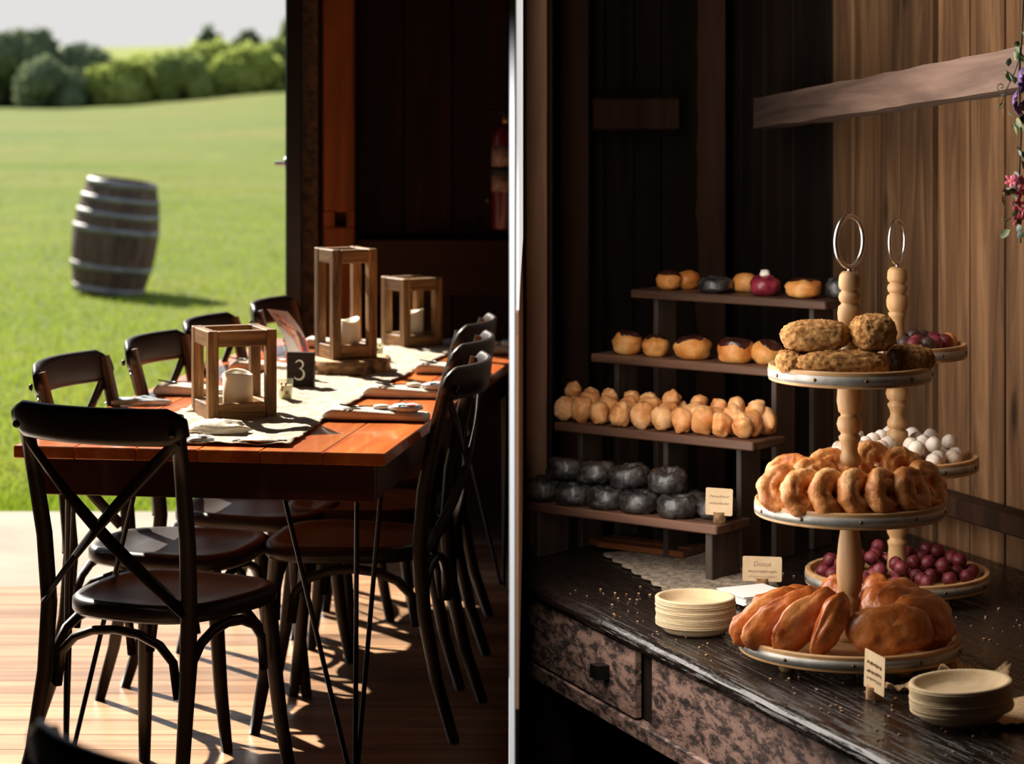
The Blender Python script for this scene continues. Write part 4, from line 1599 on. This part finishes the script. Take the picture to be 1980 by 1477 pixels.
# ------------------------------------------------------------------ tiered stands
def stand(name, label, x, y, tiers, ztopz, ring_r, ring_ang, feet, foot_ang, s=1.0, tilt=(0, 0)):
    T = thing('tiered_stand', label, 'cake stand', (x, y, ZC), 0, 'wooden tiered stands')
    zs = [z - ZC for (z, r) in tiers]
    th = .033
    for k, (z, r) in enumerate(tiers):
        zz = z - ZC
        g = B()
        g.lathe([(0, zz - .016), (r - .016, zz - .016), (r - .013, zz - .012), (r - .012, zz - .001), (r - .010, zz), (r - .002, zz), (r, zz - .002), (r, zz - th + .002), (r - .003, zz - th), (0, zz - th)], 72)
        tr = g.obj('tray', M['ash_disc'], T)
        md = tr.modifiers.new('edge', 'EDGE_SPLIT')
        md.split_angle = .6
        b0, b1 = zz - th * .78, zz - th * .26
        bd = B().lathe([(r - .001, b0), (r + .0012, b0), (r + .0012, b1), (r - .001, b1)], 72).obj('metal_band', M['galv'], tr)
        for q in range(10):
            a = 2 * PI * (q + foot_ang + .13 * k) / 10
            B().ball((.0042, .0042, .0025), 10, 6, ((r + .0015) * math.cos(a), (r + .0015) * math.sin(a), (b0 + b1) / 2),
                     m=rot('Z', a) @ rot('Y', PI / 2)).obj('stud', M['stud'], tr)
            bd2 = None
    if feet:
        r = tiers[0][1] * .72
        for q in range(4):
            a = 2 * PI * (q + .37) / 4
            hz = zs[0] - th
            B().lathe([(0, 0), (.014, .0), (.018, hz * .35), (.013, hz * .7), (.009, hz * .8), (.011, hz), (0, hz)], 18, (r * math.cos(a), r * math.sin(a), 0)).obj('foot', M['ash'], T)
    # turned posts
    def post(z0, z1, shape):
        prof = [(rr * s, z0 + (z1 - z0) * q) for (q, rr) in shape]
        prof = [(0, z0)] + prof + [(0, z1)]
        o = B().lathe(prof, 28).obj('turned_post', M['ash'], T)
    lower = [(0, .0245), (.04, .0255), (.18, .0225), (.27, .0205), (.30, .0225), (.325, .0235), (.345, .0185), (.365, .0185), (.40, .0235), (.5, .0275), (.62, .0275), (.78, .0235), (.9, .0185), (.95, .0195), (1, .021)]
    upper = [(0, .0245), (.1, .025), (.22, .0262), (.285, .0245), (.30, .0185), (.315, .0185), (.33, .0225), (.36, .0238), (.39, .0225), (.42, .0175), (.455, .016), (.5, .0185), (.53, .0225), (.55, .0228), (.565, .0185), (.58, .0185), (.6, .0235), (.65, .027), (.70, .0235), (.715, .0185), (.73, .0185), (.75, .0235), (.83, .027), (.93, .0255), (1, .025)]
    topk = [(0, .0225), (.1, .0215), (.22, .0175), (.34, .0158), (.40, .0185), (.44, .0215), (.455, .0175), (.47, .0195), (.52, .0245), (.585, .0255), (.65, .0235), (.675, .0178), (.69, .0178), (.705, .0215), (.745, .0235), (.785, .0215), (.80, .0175), (.815, .0175), (.83, .0218), (.87, .0235), (.94, .0225), (.97, .0205), (1, .015)]
    post(zs[0] - .016, zs[1] - th, lower)
    post(zs[1] - .016, zs[2] - th, upper)
    post(zs[2] - .016, ztopz - ZC, topk)
    # ring handle
    rc = ztopz - ZC + ring_r + .010
    g = B()
    pts = [(ring_r * math.cos(2 * PI * i / 48), 0, rc + ring_r * math.sin(2 * PI * i / 48)) for i in range(48)]
    g.tube([rot('Z', ring_ang) @ Vector(p_) for p_ in pts], .0052, 10, closed=True)
    g.obj('ring_handle', M['ring'], T)
    B().lathe([(0, 0), (.006, 0), (.005, .006), (.0035, .012), (0, .012)], 12, (0, 0, ztopz - ZC - .001)).obj('ring_screw', M['ring'], T)
    return T


SX, SD = .6935, 5.31
t_f = [(ZC + .058, .2275), (.7366, .1945), (1.0127, .1665)]
stand('s', 'three tier wooden stand in front, with crumbed, sour cream and glazed pastries', SX, SD, t_f, 1.2018, .052, math.radians(50), True, .35)
BX, BD = .894, 6.0
t_b = [(ZC + .058, .2126), (.7264, .186), (.9856, .16)]
stand('s', 'three tier wooden stand behind, with small round doughnut balls', BX, BD, t_b, 1.16, .050, math.radians(61), True, .1)

# top tray: crumb coated bars
G5 = 'crumb coated pastries on the top tray'
zt = 1.0127 - .016


def bar(label, px, D, zc, size, m, seed, mat=None, grp=G5):
    x = (px - 990) / FPX * D

    def fn(p_, d):
        e = .72
        q = Vector((math.copysign(abs(d.x) ** e, d.x) * size[0], math.copysign(abs(d.y) ** .85, d.y) * size[1], math.copysign(abs(d.z) ** .85, d.z) * size[2]))
        o = Vector((seed, seed * 2, 0))
        return q * (1 + .05 * noise.noise(d * 2.4 + o)) + d * .0030 * noise.noise(q * 130 + o) + d * .0022 * noise.noise(q * 330 + o)
    o = B().ball(size, 96, 56, (0, 0, 0), fn).obj('crumbed_pastry', mat or M['crumbed'], None, True, (x, D, zc), m)
    tag(o, label, 'pastry', grp)
    return o


bar('long crumb coated bar lying along the front of the top tray', 1632, 5.215, zt + .027, (.097, .034, .0265), rot('Z', .03), 1)
bar('small crumb coated piece at the left rim of the top tray', 1527, 5.25, zt + .0255, (.026, .045, .024), rot('Z', .1), 2)
o = bar('crumb coated bar with a dark patch at the right of the top tray', 1757, 5.27, zt + .030, (.052, .040, .029), rot('Z', -.3), 3)
bar('dark crumbed chunk between the bars on the top tray', 1728, 5.232, zt + .026, (.016, .03, .0255), rot('Z', -.25), 6, M['crumb_dark'])
bar('fat crumb coated pastry stacked on the left of the top tray', 1577, 5.25, zt + .079, (.071, .042, .032), rot('Z', -.08) @ rot('Y', -.03), 4)
bar('rounded crumb coated pastry stacked on the right of the top tray', 1688, 5.235, zt + .087, (.046, .044, .0375), rot('Z', .2), 5)

# middle tray: sour cream rings leaning in a fan
G6 = 'sour cream rings on the middle tray'


def of_fn(seed):
    o = Vector((seed, seed * 1.7, 0))

    def fn(p_, d):
        rad = math.hypot(p_.x, p_.y)
        groove = .006 * math.exp(-((rad - .034 - .003 * noise.noise(p_ * 40 + o)) / .0035) ** 2) * (1 if p_.z > 0 else .3)
        q = p_ + d * (.006 * noise.noise(p_ * 40 + o) + .003 * abs(noise.noise(p_ * 90 + o)) + .002 * noise.noise(p_ * 220 + o))
        return Vector((q.x, q.y, q.z - groove))
    return fn


ov = [B().torus(.0300, .0225, 52, 26, of_fn(5 + k), sz=.9).mesh('sour_cream_ring', M['oldf']) for k in range(5)]
zm = .7366 - .016
MX = (1641 - 990) / FPX * SD
rings6 = [
    # px, D, height of centre, normal, label
    (1515, 5.225, .046, (-.10, -.88, .42), 'leftmost sour cream ring at the front of the middle tray'),
    (1557, 5.185, .046, (.30, -.86, .36), 'second sour cream ring from the left on the middle tray'),
    (1607, 5.170, .046, (.50, -.78, .36), 'third sour cream ring from the left on the middle tray'),
    (1660, 5.165, .046, (.58, -.72, .36), 'fourth sour cream ring from the left on the middle tray'),
    (1712, 5.170, .046, (.64, -.66, .36), 'fifth sour cream ring from the left on the middle tray'),
    (1762, 5.200, .047, (.66, -.62, .40), 'darker sour cream ring right of the middle, leaning left'),
    (1792, 5.270, .049, (.60, -.66, .44), 'rightmost sour cream ring on the middle tray'),
    (1528, 5.31, .058, (-.35, -.70, .6), 'sour cream ring behind the leftmost one, middle tray'),
    (1580, 5.265, .060, (.1, -.7, .66), 'sour cream ring wedged behind the second, middle tray'),
    (1612, 5.30, .074, (-.1, -.66, .72), 'sour cream ring propped against the post, middle tray'),
    (1690, 5.40, .070, (.3, -.8, .5), 'browner sour cream ring behind the post, middle tray'),
    (1745, 5.40, .058, (.1, -.8, .6), 'sour cream ring at the back right of the middle tray'),
]
for k, (px, D, zc, nn, lb) in enumerate(rings6):
    m_ = frame(Vector((nn[1], -nn[0], .2)), nn)
    o = put('sour_cream_ring', ov[k % 5], None, ((px - 990) / FPX * D, D, zm + zc), m_ @ rot('Z', k * 1.4))
    tag(o, lb, 'doughnut', G6)

# bottom tray: glazed turnovers
G7 = 'glazed turnovers on the bottom tray'
zb = ZC + .058 - .016


def turnover(label, px, py, D, long_, nn, size, seed):
    o_ = Vector((seed, seed * 1.3, 0))

    def fn(p_, d):
        q = Vector((math.copysign(abs(d.x) ** .85, d.x) * size[0], math.copysign(abs(d.y) ** .8, d.y) * size[1], d.z * size[2]))
        q = q * (1 + .09 * noise.noise(d * 1.9 + o_))
        q += d * (.010 * abs(noise.noise(q * 17 + o_)) + .004 * noise.noise(q * 40 + o_) + .0018 * noise.noise(q * 110 + o_))
        edge = math.exp(-(d.z / .16) ** 2)
        q += Vector((d.x, d.y, 0)) * .004 * edge * (1 + noise.noise(d * 7 + o_))
        return q
    B_ = B().ball(size, 44, 26, (0, 0, 0), fn)
    c = P(px, py, D)
    m_ = frame(long_, nn)
    lo = min((m_ @ Vector(v))[2] for v in B_.v)
    c.z = max(c.z, zb - lo + .0005)
    o = B_.obj('turnover', M['turnover'], None, True, c, m_)
    tag(o, label, 'turnover', G7)


turnover('leftmost glazed turnover overhanging the bottom tray rim', 1482, 1200, 5.275, (.80, .38, .42), (.42, -.86, .22), (.084, .036, .0150), 1)
turnover('second glazed turnover from the left on the bottom tray', 1514, 1204, 5.225, (.82, .30, .44), (.42, -.88, .14), (.090, .038, .0165), 2)
turnover('third glazed turnover from the left, dark sided, bottom tray', 1558, 1216, 5.19, (.76, .28, .54), (.48, -.86, .08), (.080, .037, .0175), 3)
turnover('narrow glazed turnover standing in front of the post, bottom tray', 1606, 1222, 5.165, (.48, .22, .82), (.72, -.66, -.06), (.064, .032, .021), 4)
turnover('glazed turnover at the back left of the bottom tray', 1522, 1186, 5.315, (.88, .2, .26), (.30, -.84, .44), (.090, .042, .0150), 5)
turnover('glazed turnover lying along the back left rim, bottom tray', 1545, 1176, 5.38, (.9, -.05, -.05), (.1, -.75, .6), (.086, .042, .0165), 6)
turnover('big smooth glazed turnover facing us on the right of the bottom tray', 1720, 1218, 5.170, (.98, .10, .03), (-.12, -.90, .42), (.080, .046, .026), 7)
turnover('big glazed turnover tucked behind the facing one, bottom tray', 1786, 1205, 5.225, (.90, .40, -.06), (.30, -.84, .42), (.070, .052, .026), 8)
turnover('glazed turnover with folded edge at the right back of the bottom tray', 1768, 1178, 5.31, (.92, .3, -.16), (.1, -.7, .7), (.080, .048, .021), 9)
turnover('pale edged turnover at the back of the bottom tray', 1728, 1160, 5.38, (.8, .3, .3), (-.3, -.7, .6), (.06, .044, .020), 10)
turnover('small turnover standing behind the post, right side, bottom tray', 1690, 1158, 5.42, (.25, .2, .9), (-.7, -.65, .2), (.050, .034, .018), 11)
turnover('small sugared turnover behind the post, left side, bottom tray', 1616, 1160, 5.42, (.1, .2, .95), (-.5, -.8, .1), (.046, .032, .018), 12)

# balls on the back stand
def balls(name, label, cat, grp, mats, cx, cy, z, r, count, rad, seed, layers=1, clear=.032):
    q = random.Random(seed)
    var = {mt: [B().ball(rad, 16, 10, (0, 0, 0), nz_fn(seed + v_, .09, 2, .04, 6)).mesh(name, M[mt]) for v_ in range(3)] for mt in mats}
    pts = []
    tries = 0
    while len(pts) < count and tries < 20000:
        tries += 1
        a, rr = q.uniform(0, 2 * PI), (r - rad - .016) * math.sqrt(q.random())
        x, y = rr * math.cos(a), rr * math.sin(a)
        if rr < clear + rad * .6:
            continue
        lay = 0
        if all(math.hypot(x - p_[0], y - p_[1]) > rad * 1.86 for p_ in pts if p_[2] == 0):
            lay = 0
        elif layers > 1 and rr < r * .75 and all(math.hypot(x - p_[0], y - p_[1]) > rad * 1.9 for p_ in pts if p_[2] == 1) and len(pts) > count * .62:
            lay = 1
        else:
            continue
        pts.append((x, y, lay))
    for k, (x, y, lay) in enumerate(pts):
        mt = mats[q.randrange(len(mats))]
        o = put(name, var[mt][k % 3], None, (cx + x, cy + y, z + rad * .96 + lay * rad * 1.5), (q.uniform(0, 6), q.uniform(0, 6), q.uniform(0, 6)))
        tag(o, label if len(mats) == 1 else label % {'powder': 'sugar dusted', 'redball': 'dark red', 'darkball': 'cocoa brown', 'cruller': 'golden'}[mt], cat, grp if len(mats) == 1 else grp + ' ' + mt)


balls('doughnut_ball', 'white powdered doughnut ball on the middle tray of the back stand', 'doughnut', 'powdered balls', ['powder'], BX, BD, .7264 - .016, .186, 48, .0185, 4, 2)
balls('doughnut_ball', 'dark red doughnut ball on the bottom tray of the back stand', 'doughnut', 'red balls', ['redball'], BX, BD, ZC + .042, .2126, 72, .0168, 6, 2)
balls('doughnut_ball', '%s doughnut ball on the top tray of the back stand', 'doughnut', 'mixed balls', ['powder', 'redball', 'darkball', 'cruller'], BX, BD, .9856 - .016, .16, 26, .0195, 8, 1)


# ------------------------------------------------------------------ paper plates
def plates(px, py, n, r, label, toplabel, grp, m=None, dz=.0046, z0=0, rough=0):
    c = on_z(px, py, ZC)
    q = random.Random(n)
    prof = [(0, .004), (r * .70, .004), (r * .77, .006), (r * .86, .017), (r * .885, .0215), (r * .91, .0232), (r * .95, .0236), (r * .985, .0228), (r, .021), (r, .0186), (r - .002, .0182), (r * .93, .0205), (r * .89, .018), (r * .83, .009), (r * .76, .002), (0, .001)]
    me = B().lathe(prof[::-1], 56).mesh('paper_plate', M['plate'])
    m = m or Matrix.Identity(3)
    for k in range(n):
        p_ = c + m @ Vector((q.uniform(-1, 1) * .0011, q.uniform(-1, 1) * .0011, z0 + k * dz))
        o = put('paper_plate', me, None, p_, (m @ rot('Z', q.uniform(0, 6))))
        tag(o, toplabel if k == n - 1 else label % ORD[n - 1 - k], 'plate', grp)


plates(1345, 1221, 16, .0868, 'tan paper plate, %s from the top of the stack left of the front stand', 'topmost tan paper plate of the stack left of the front stand', 'left plate stack', None, .0036)
plates(1862, 1398, 13, .0955, 'tan paper plate, %s from the top of the stack at the bottom right', 'topmost tan paper plate of the stack at the bottom right', 'right plate stack',
       rot('Y', math.radians(-4)), .0038, .010)


# ------------------------------------------------------------------ kraft cards in log holders
def card_sign(label, base_px, D, zbase, size, ang, lean, words, seed, offx=0):
    x = (base_px - 990) / FPX * D
    T = thing('place_card', label, 'sign', (x, D, zbase), ang)
    B().lathe([(0, 0), (.0155, 0), (.016, .002), (.015, .024), (.0145, .0255)], 20, wob=lambda a, i: .05 * math.sin(3 * a + seed)).obj('log_holder', M['bark'], T)
    B().lathe([(.0146, .0252), (0, .0258)], 20, wob=lambda a, i: .05 * math.sin(3 * a + seed)).obj('log_top', M['slice_top'], T)
    w_, h_ = size
    ml = rot('X', lean)
    poly = []
    rc = .004
    for (sx, sy, a0) in ((1, 1, 0), (-1, 1, PI / 2), (-1, -1, PI), (1, -1, 1.5 * PI)):
        for k in range(4):
            a = a0 + PI / 2 * k / 3
            poly.append((sx * (w_ / 2 - rc) + rc * math.cos(a), sy * (h_ / 2 - rc) + rc * math.sin(a)))
    c = B().prism(poly, -.0005, .0005, ml @ rot('X', PI / 2)).obj('card', M['card'], T, False, (offx, -.004, .018 + h_ / 2))
    for (txt, zz, ht) in words:
        if txt[0] == '~':
            r_ = random.Random(seed + len(txt))
            n = len(txt) * 5
            pts = [(-w_ * .36 + w_ * .72 * i / n, zz + ht * .5 * (1 if i % 2 else -1) * r_.uniform(.2, 1)) for i in range(n + 1)]
            o = stroke(pts, [.00035] * len(pts), -.0007, c, M['ink'], 'writing')
        else:
            cu = bpy.data.curves.new('t', 'FONT')
            cu.body = txt
            cu.size = ht
            cu.align_x = 'CENTER'
            cu.resolution_u = 3
            cu.shear = .15
            tmp = bpy.data.objects.new('t', cu)
            col.objects.link(tmp)
            me = bpy.data.meshes.new_from_object(tmp.evaluated_get(bpy.context.evaluated_depsgraph_get()))
            bpy.data.objects.remove(tmp)
            me.transform(Matrix.Translation((0, -.0009, zz)) @ Matrix.Rotation(PI / 2, 4, 'X'))
            me.materials.clear()
            me.materials.append(M['ink'])
            o = put('writing', me, c)
        o.rotation_euler = (lean, 0, 0)
    return T


cq = spt(0, .02, .045)
card_sign('kraft paper card in a log holder on the lowest riser', 990 + cq.x / cq.y * FPX, cq.y, .5405, (.068, .064), math.radians(-24), math.radians(-4), [('~abcdef', .012, .008), ('~abcdefg', -.004, .007)], 2)
cc2 = on_z(1474, 1138, ZC)
card_sign('kraft paper card reading Donut in a log holder behind the paper napkins', 1474, cc2.y, ZC, (.092, .058), math.radians(-10), math.radians(-5), [('Donut', .006, .016), ('~abcdefgh', -.006, .008), ('~abcd', -.018, .007)], 4)
cc3 = on_z(1690, 1352, ZC)
card_sign('kraft paper card seen nearly edge on in front of the stand', 1690, cc3.y, ZC, (.098, .074), math.radians(-75), math.radians(-2), [('~abcdefghi', .014, .009), ('~abcdefgh', -.002, .008), ('~abcde', -.016, .008)], 6, .012)

# ------------------------------------------------------------------ cloths, papers, board on the counter
M['lace'] = plain('grey_crochet', srgb(176, 160, 142), .95, 0, .1, 0, 1, 160, srgb(120, 106, 92), 60, .006)
q0 = [on_z(1168, 1072, ZC), on_z(1300, 1150, ZC), on_z(1520, 1150, ZC), on_z(1420, 1050, ZC)]


def quadgrid(q, u, v, z):
    p_ = (q[0] * (1 - u) + q[1] * u) * (1 - v) + (q[3] * (1 - u) + q[2] * u) * v
    return Vector((p_.x, p_.y, z))


g = B()


def lace_pt(u, v):
    ed = .018 * abs(math.sin(u * 22)) if v < .02 else 0
    p_ = quadgrid(q0, u, v, ZC + .003 + .0028 * (1 + noise.noise(Vector((u * 12, v * 12, 1)))))
    return p_ + Vector((-ed * .6, -ed * .5, 0))


g.grid(50, 30, lace_pt, .002)
tag(g.obj('crochet_cloth', M['lace']), 'grey crochet cloth lying under the risers on the counter', 'cloth')
# dark varnished board under the lowest riser
M['varnish'] = wood('varnished_board', srgb(48, 26, 18), srgb(122, 72, 40), 'X', .8, .25, .3, .3)
bc = on_z(1245, 1052, ZC + .02)
T = thing('serving_board', 'dark varnished serving board pushed under the lowest riser', 'board', (bc.x, bc.y + .01, ZC + .009), math.radians(-34))
B().prism([(-.145, -.03), (-.10, -.055), (.15, -.06), (.15, .05), (-.12, .045)], 0, .014).obj('board', M['varnish'], T, False)
B().box((.02, -.012, .0155), (.26, .01, .004), None, .001).obj('batten', M['varnish'], T, False)
# paper napkin stack
nc = on_z(1458, 1165, ZC)
for k in range(6):
    o = B().box((0, 0, 0), (.125, .12, .0032), None, .001).obj('paper_napkin', M['paper'], None, False,
                                                          (nc.x + R.uniform(-.003, .003), nc.y + R.uniform(-.003, .003), ZC + .0095 + .0035 * k), rot('Z', math.radians(28 + R.uniform(-2, 2))))
    tag(o, ('white paper napkin, topmost of the small pile' if k == 5 else 'white paper napkin in the small pile') + ' between plates and stand', 'napkin', 'paper napkin pile')

# torn printed paper doilies by the right plate stack
m, t, p = nodes('printed_page')
v = coords(t, (1, 1, 1))
wv = N(t, 'ShaderNodeTexWave')
wv.inputs['Scale'].default_value = 34
wv.inputs['Distortion'].default_value = 1.5
t.links.new(v, wv.inputs['Vector'])
nn_ = noise_tex(t, v, 190, 3)
mu = N(t, 'ShaderNodeMath', operation='MULTIPLY')
t.links.new(wv.outputs['Fac'], mu.inputs[0])
t.links.new(nn_, mu.inputs[1])
t.links.new(ramp(t, mu.outputs[0], [(.40, srgb(206, 172, 132)), (.56, srgb(120, 94, 66))]), p.inputs['Base Color'])
p.inputs['Roughness'].default_value = .85
M['page'] = m


def torn(label, px, py, r, seed, squash=1, lift=.012, ang=0):
    c = on_z(px, py, ZC)
    V, F = [], []
    n, rows = 72, 8
    for j in range(rows + 1):
        for k in range(n):
            a = 2 * PI * k / n
            rr = r * j / rows
            if j == rows:
                rr *= 1 + .05 * noise.noise(Vector((a * 5, seed, 0))) + .03 * noise.noise(Vector((a * 16, seed, 3)))
            x, y = rr * math.cos(a), rr * math.sin(a) * squash
            z = .0015 + lift * (j / rows) ** 2 * (.35 + 1.5 * abs(noise.noise(Vector((math.cos(a) * 2.2, math.sin(a) * 2.2, seed)))) + .25 * math.sin(a * 3 + seed))
            V.append((x, y, z))
    for j in range(rows):
        for k in range(n):
            k2 = (k + 1) % n
            F.append((j * n + k, (j + 1) * n + k, (j + 1) * n + k2, j * n + k2))
    o_ = len(V)
    V += [(x, y, z - .0006) for (x, y, z) in V]
    F += [tuple(i_ + o_ for i_ in f[::-1]) for f in F]
    F += [(rows * n + k, rows * n + k + o_, rows * n + (k + 1) % n + o_, rows * n + (k + 1) % n) for k in range(n)]
    o = B().add(V, F).obj('paper_doily', M['page'], None, True, (c.x, c.y, ZC), rot('Z', ang))
    tag(o, label, 'paper')


torn('torn printed page flower behind the bottom right plates', 1872, 1318, .082, 2, 1, .034)
torn('torn printed page leaf left of the bottom right plates', 1755, 1335, .05, 5, .6, .014)
torn('torn printed page under the right edge of the bottom right plates', 1960, 1385, .10, 8, 1, .02, 1)

# ------------------------------------------------------------------ hanging flower garland
M['vine'] = plain('vine_stem', srgb(88, 74, 46), .7)
M['vleaf'] = plain('ivy_leaf', srgb(66, 84, 44), .5, c2=srgb(120, 136, 70), nscale=30)
M['vleaf2'] = plain('silvery_leaf', srgb(120, 138, 122), .5, c2=srgb(90, 108, 84), nscale=30)
M['violet'] = plain('violet_petal', srgb(112, 70, 160), .6, c2=srgb(150, 110, 190), nscale=40)
M['pink'] = plain('pink_petal', srgb(214, 62, 100), .6, c2=srgb(236, 130, 152), nscale=40)
M['yellow'] = plain('flower_eye', srgb(214, 176, 60), .6)
GD = 4.95
gx = (1972 - 990) / FPX * GD
T = thing('flower_garland', 'hanging ivy garland with violet and pink flowers at the right edge', 'garland', P(1975, 470, GD))
org = T.location.copy()


def gp(px, py, dy=0):
    return P(px, py, GD + dy) - org


B().tube([gp(1984, -120), gp(1976, 60), gp(1970, 160), gp(1974, 260), gp(1970, 350), gp(1973, 470)], .0022, 6).obj('vine', M['vine'], T)
B().tube([gp(1972, 110), gp(1962, 140), gp(1945, 175), gp(1934, 205)], .0012, 6).obj('vine', M['vine'], T)
B().tube([gp(1972, 340), gp(1962, 380), gp(1957, 420), gp(1944, 428)], .0012, 6).obj('vine', M['vine'], T)
for (px, py, r_) in ((1938, 205, 8), (1936, 168, 9), (1943, 424, 6)):
    pts = [gp(px + r_ * (1 - i / 16) * math.cos(i * .5 + 1.6), py + r_ * (1 - i / 16) * math.sin(i * .5 + 1.6), .002 * i / 6) for i in range(14)]
    B().tube(pts, .0011, 6).obj('tendril', M['vleaf'], T)
leafm = []
for mt in ('vleaf', 'vleaf2'):
    g = B()
    V = [(0, 0, 0), (-.007, .008, .001), (-.008, .017, .002), (0, .026, -.001), (.008, .017, .002), (.007, .008, .001), (0, .012, -.002)]
    g.add(V, [(0, 6, 1), (1, 6, 2), (2, 6, 3), (3, 6, 4), (4, 6, 5), (5, 6, 0)])
    g.add([(x, y, z - .0006) for (x, y, z) in V], [(1, 6, 0), (2, 6, 1), (3, 6, 2), (4, 6, 3), (5, 6, 4), (0, 6, 5)])
    leafm.append(g.mesh('leaf', M[mt]))
q = random.Random(77)
for k in range(64):
    py = q.uniform(70, 465)
    px = q.gauss(1974, 11)
    if k in (0, 1):
        px, py = 1948, 140
    if k in (2, 3):
        px, py = 1955, 365
    if k == 4:
        px, py = 1943, 398
    o = put('leaf', leafm[k % 2 if k > 6 else 0], T, gp(max(1938, min(2010, px)), py, q.uniform(-.02, .02)), (q.uniform(-1.2, 1.8), q.uniform(-1, 1), q.uniform(0, 6)))
    s_ = q.uniform(.6, 1.05)
    o.scale = (s_,) * 3


def flower(px, py, mt, r_, npet, seed):
    qq = random.Random(seed)
    f = thing('flower', '', '', gp(px, py, qq.uniform(-.03, -.01)), 0)
    for kk in ('label', 'category'):
        del f[kk]
    f.parent = T
    f.rotation_euler = (PI / 2 + qq.uniform(-.5, .5), qq.uniform(-.5, .5), qq.uniform(0, 6))
    g = B()
    for i_ in range(npet):
        a = 2 * PI * i_ / npet
        g.ball((r_ * .55, r_ * .3, r_ * .1), 10, 6, (r_ * .55 * math.cos(a), r_ * .55 * math.sin(a), 0), m=rot('Z', a) @ rot('Y', -.35))
    g.obj('petals', M[mt], f)
    B().ball(r_ * .2, 8, 6, (0, 0, r_ * .15)).obj('flower_eye', M['yellow'], f)


for k, (px, py) in enumerate(((1972, 145), (1962, 188), (1976, 205), (1982, 165), (1966, 210))):
    flower(px, py, 'violet', .016, 6, k)
for k, (px, py) in enumerate(((1954, 350), (1966, 348), (1978, 355), (1975, 372), (1968, 395), (1980, 410), (1970, 425), (1984, 385))):
    flower(px, py, 'pink', .013, 5, 20 + k)
bpy.context.view_layer.update()
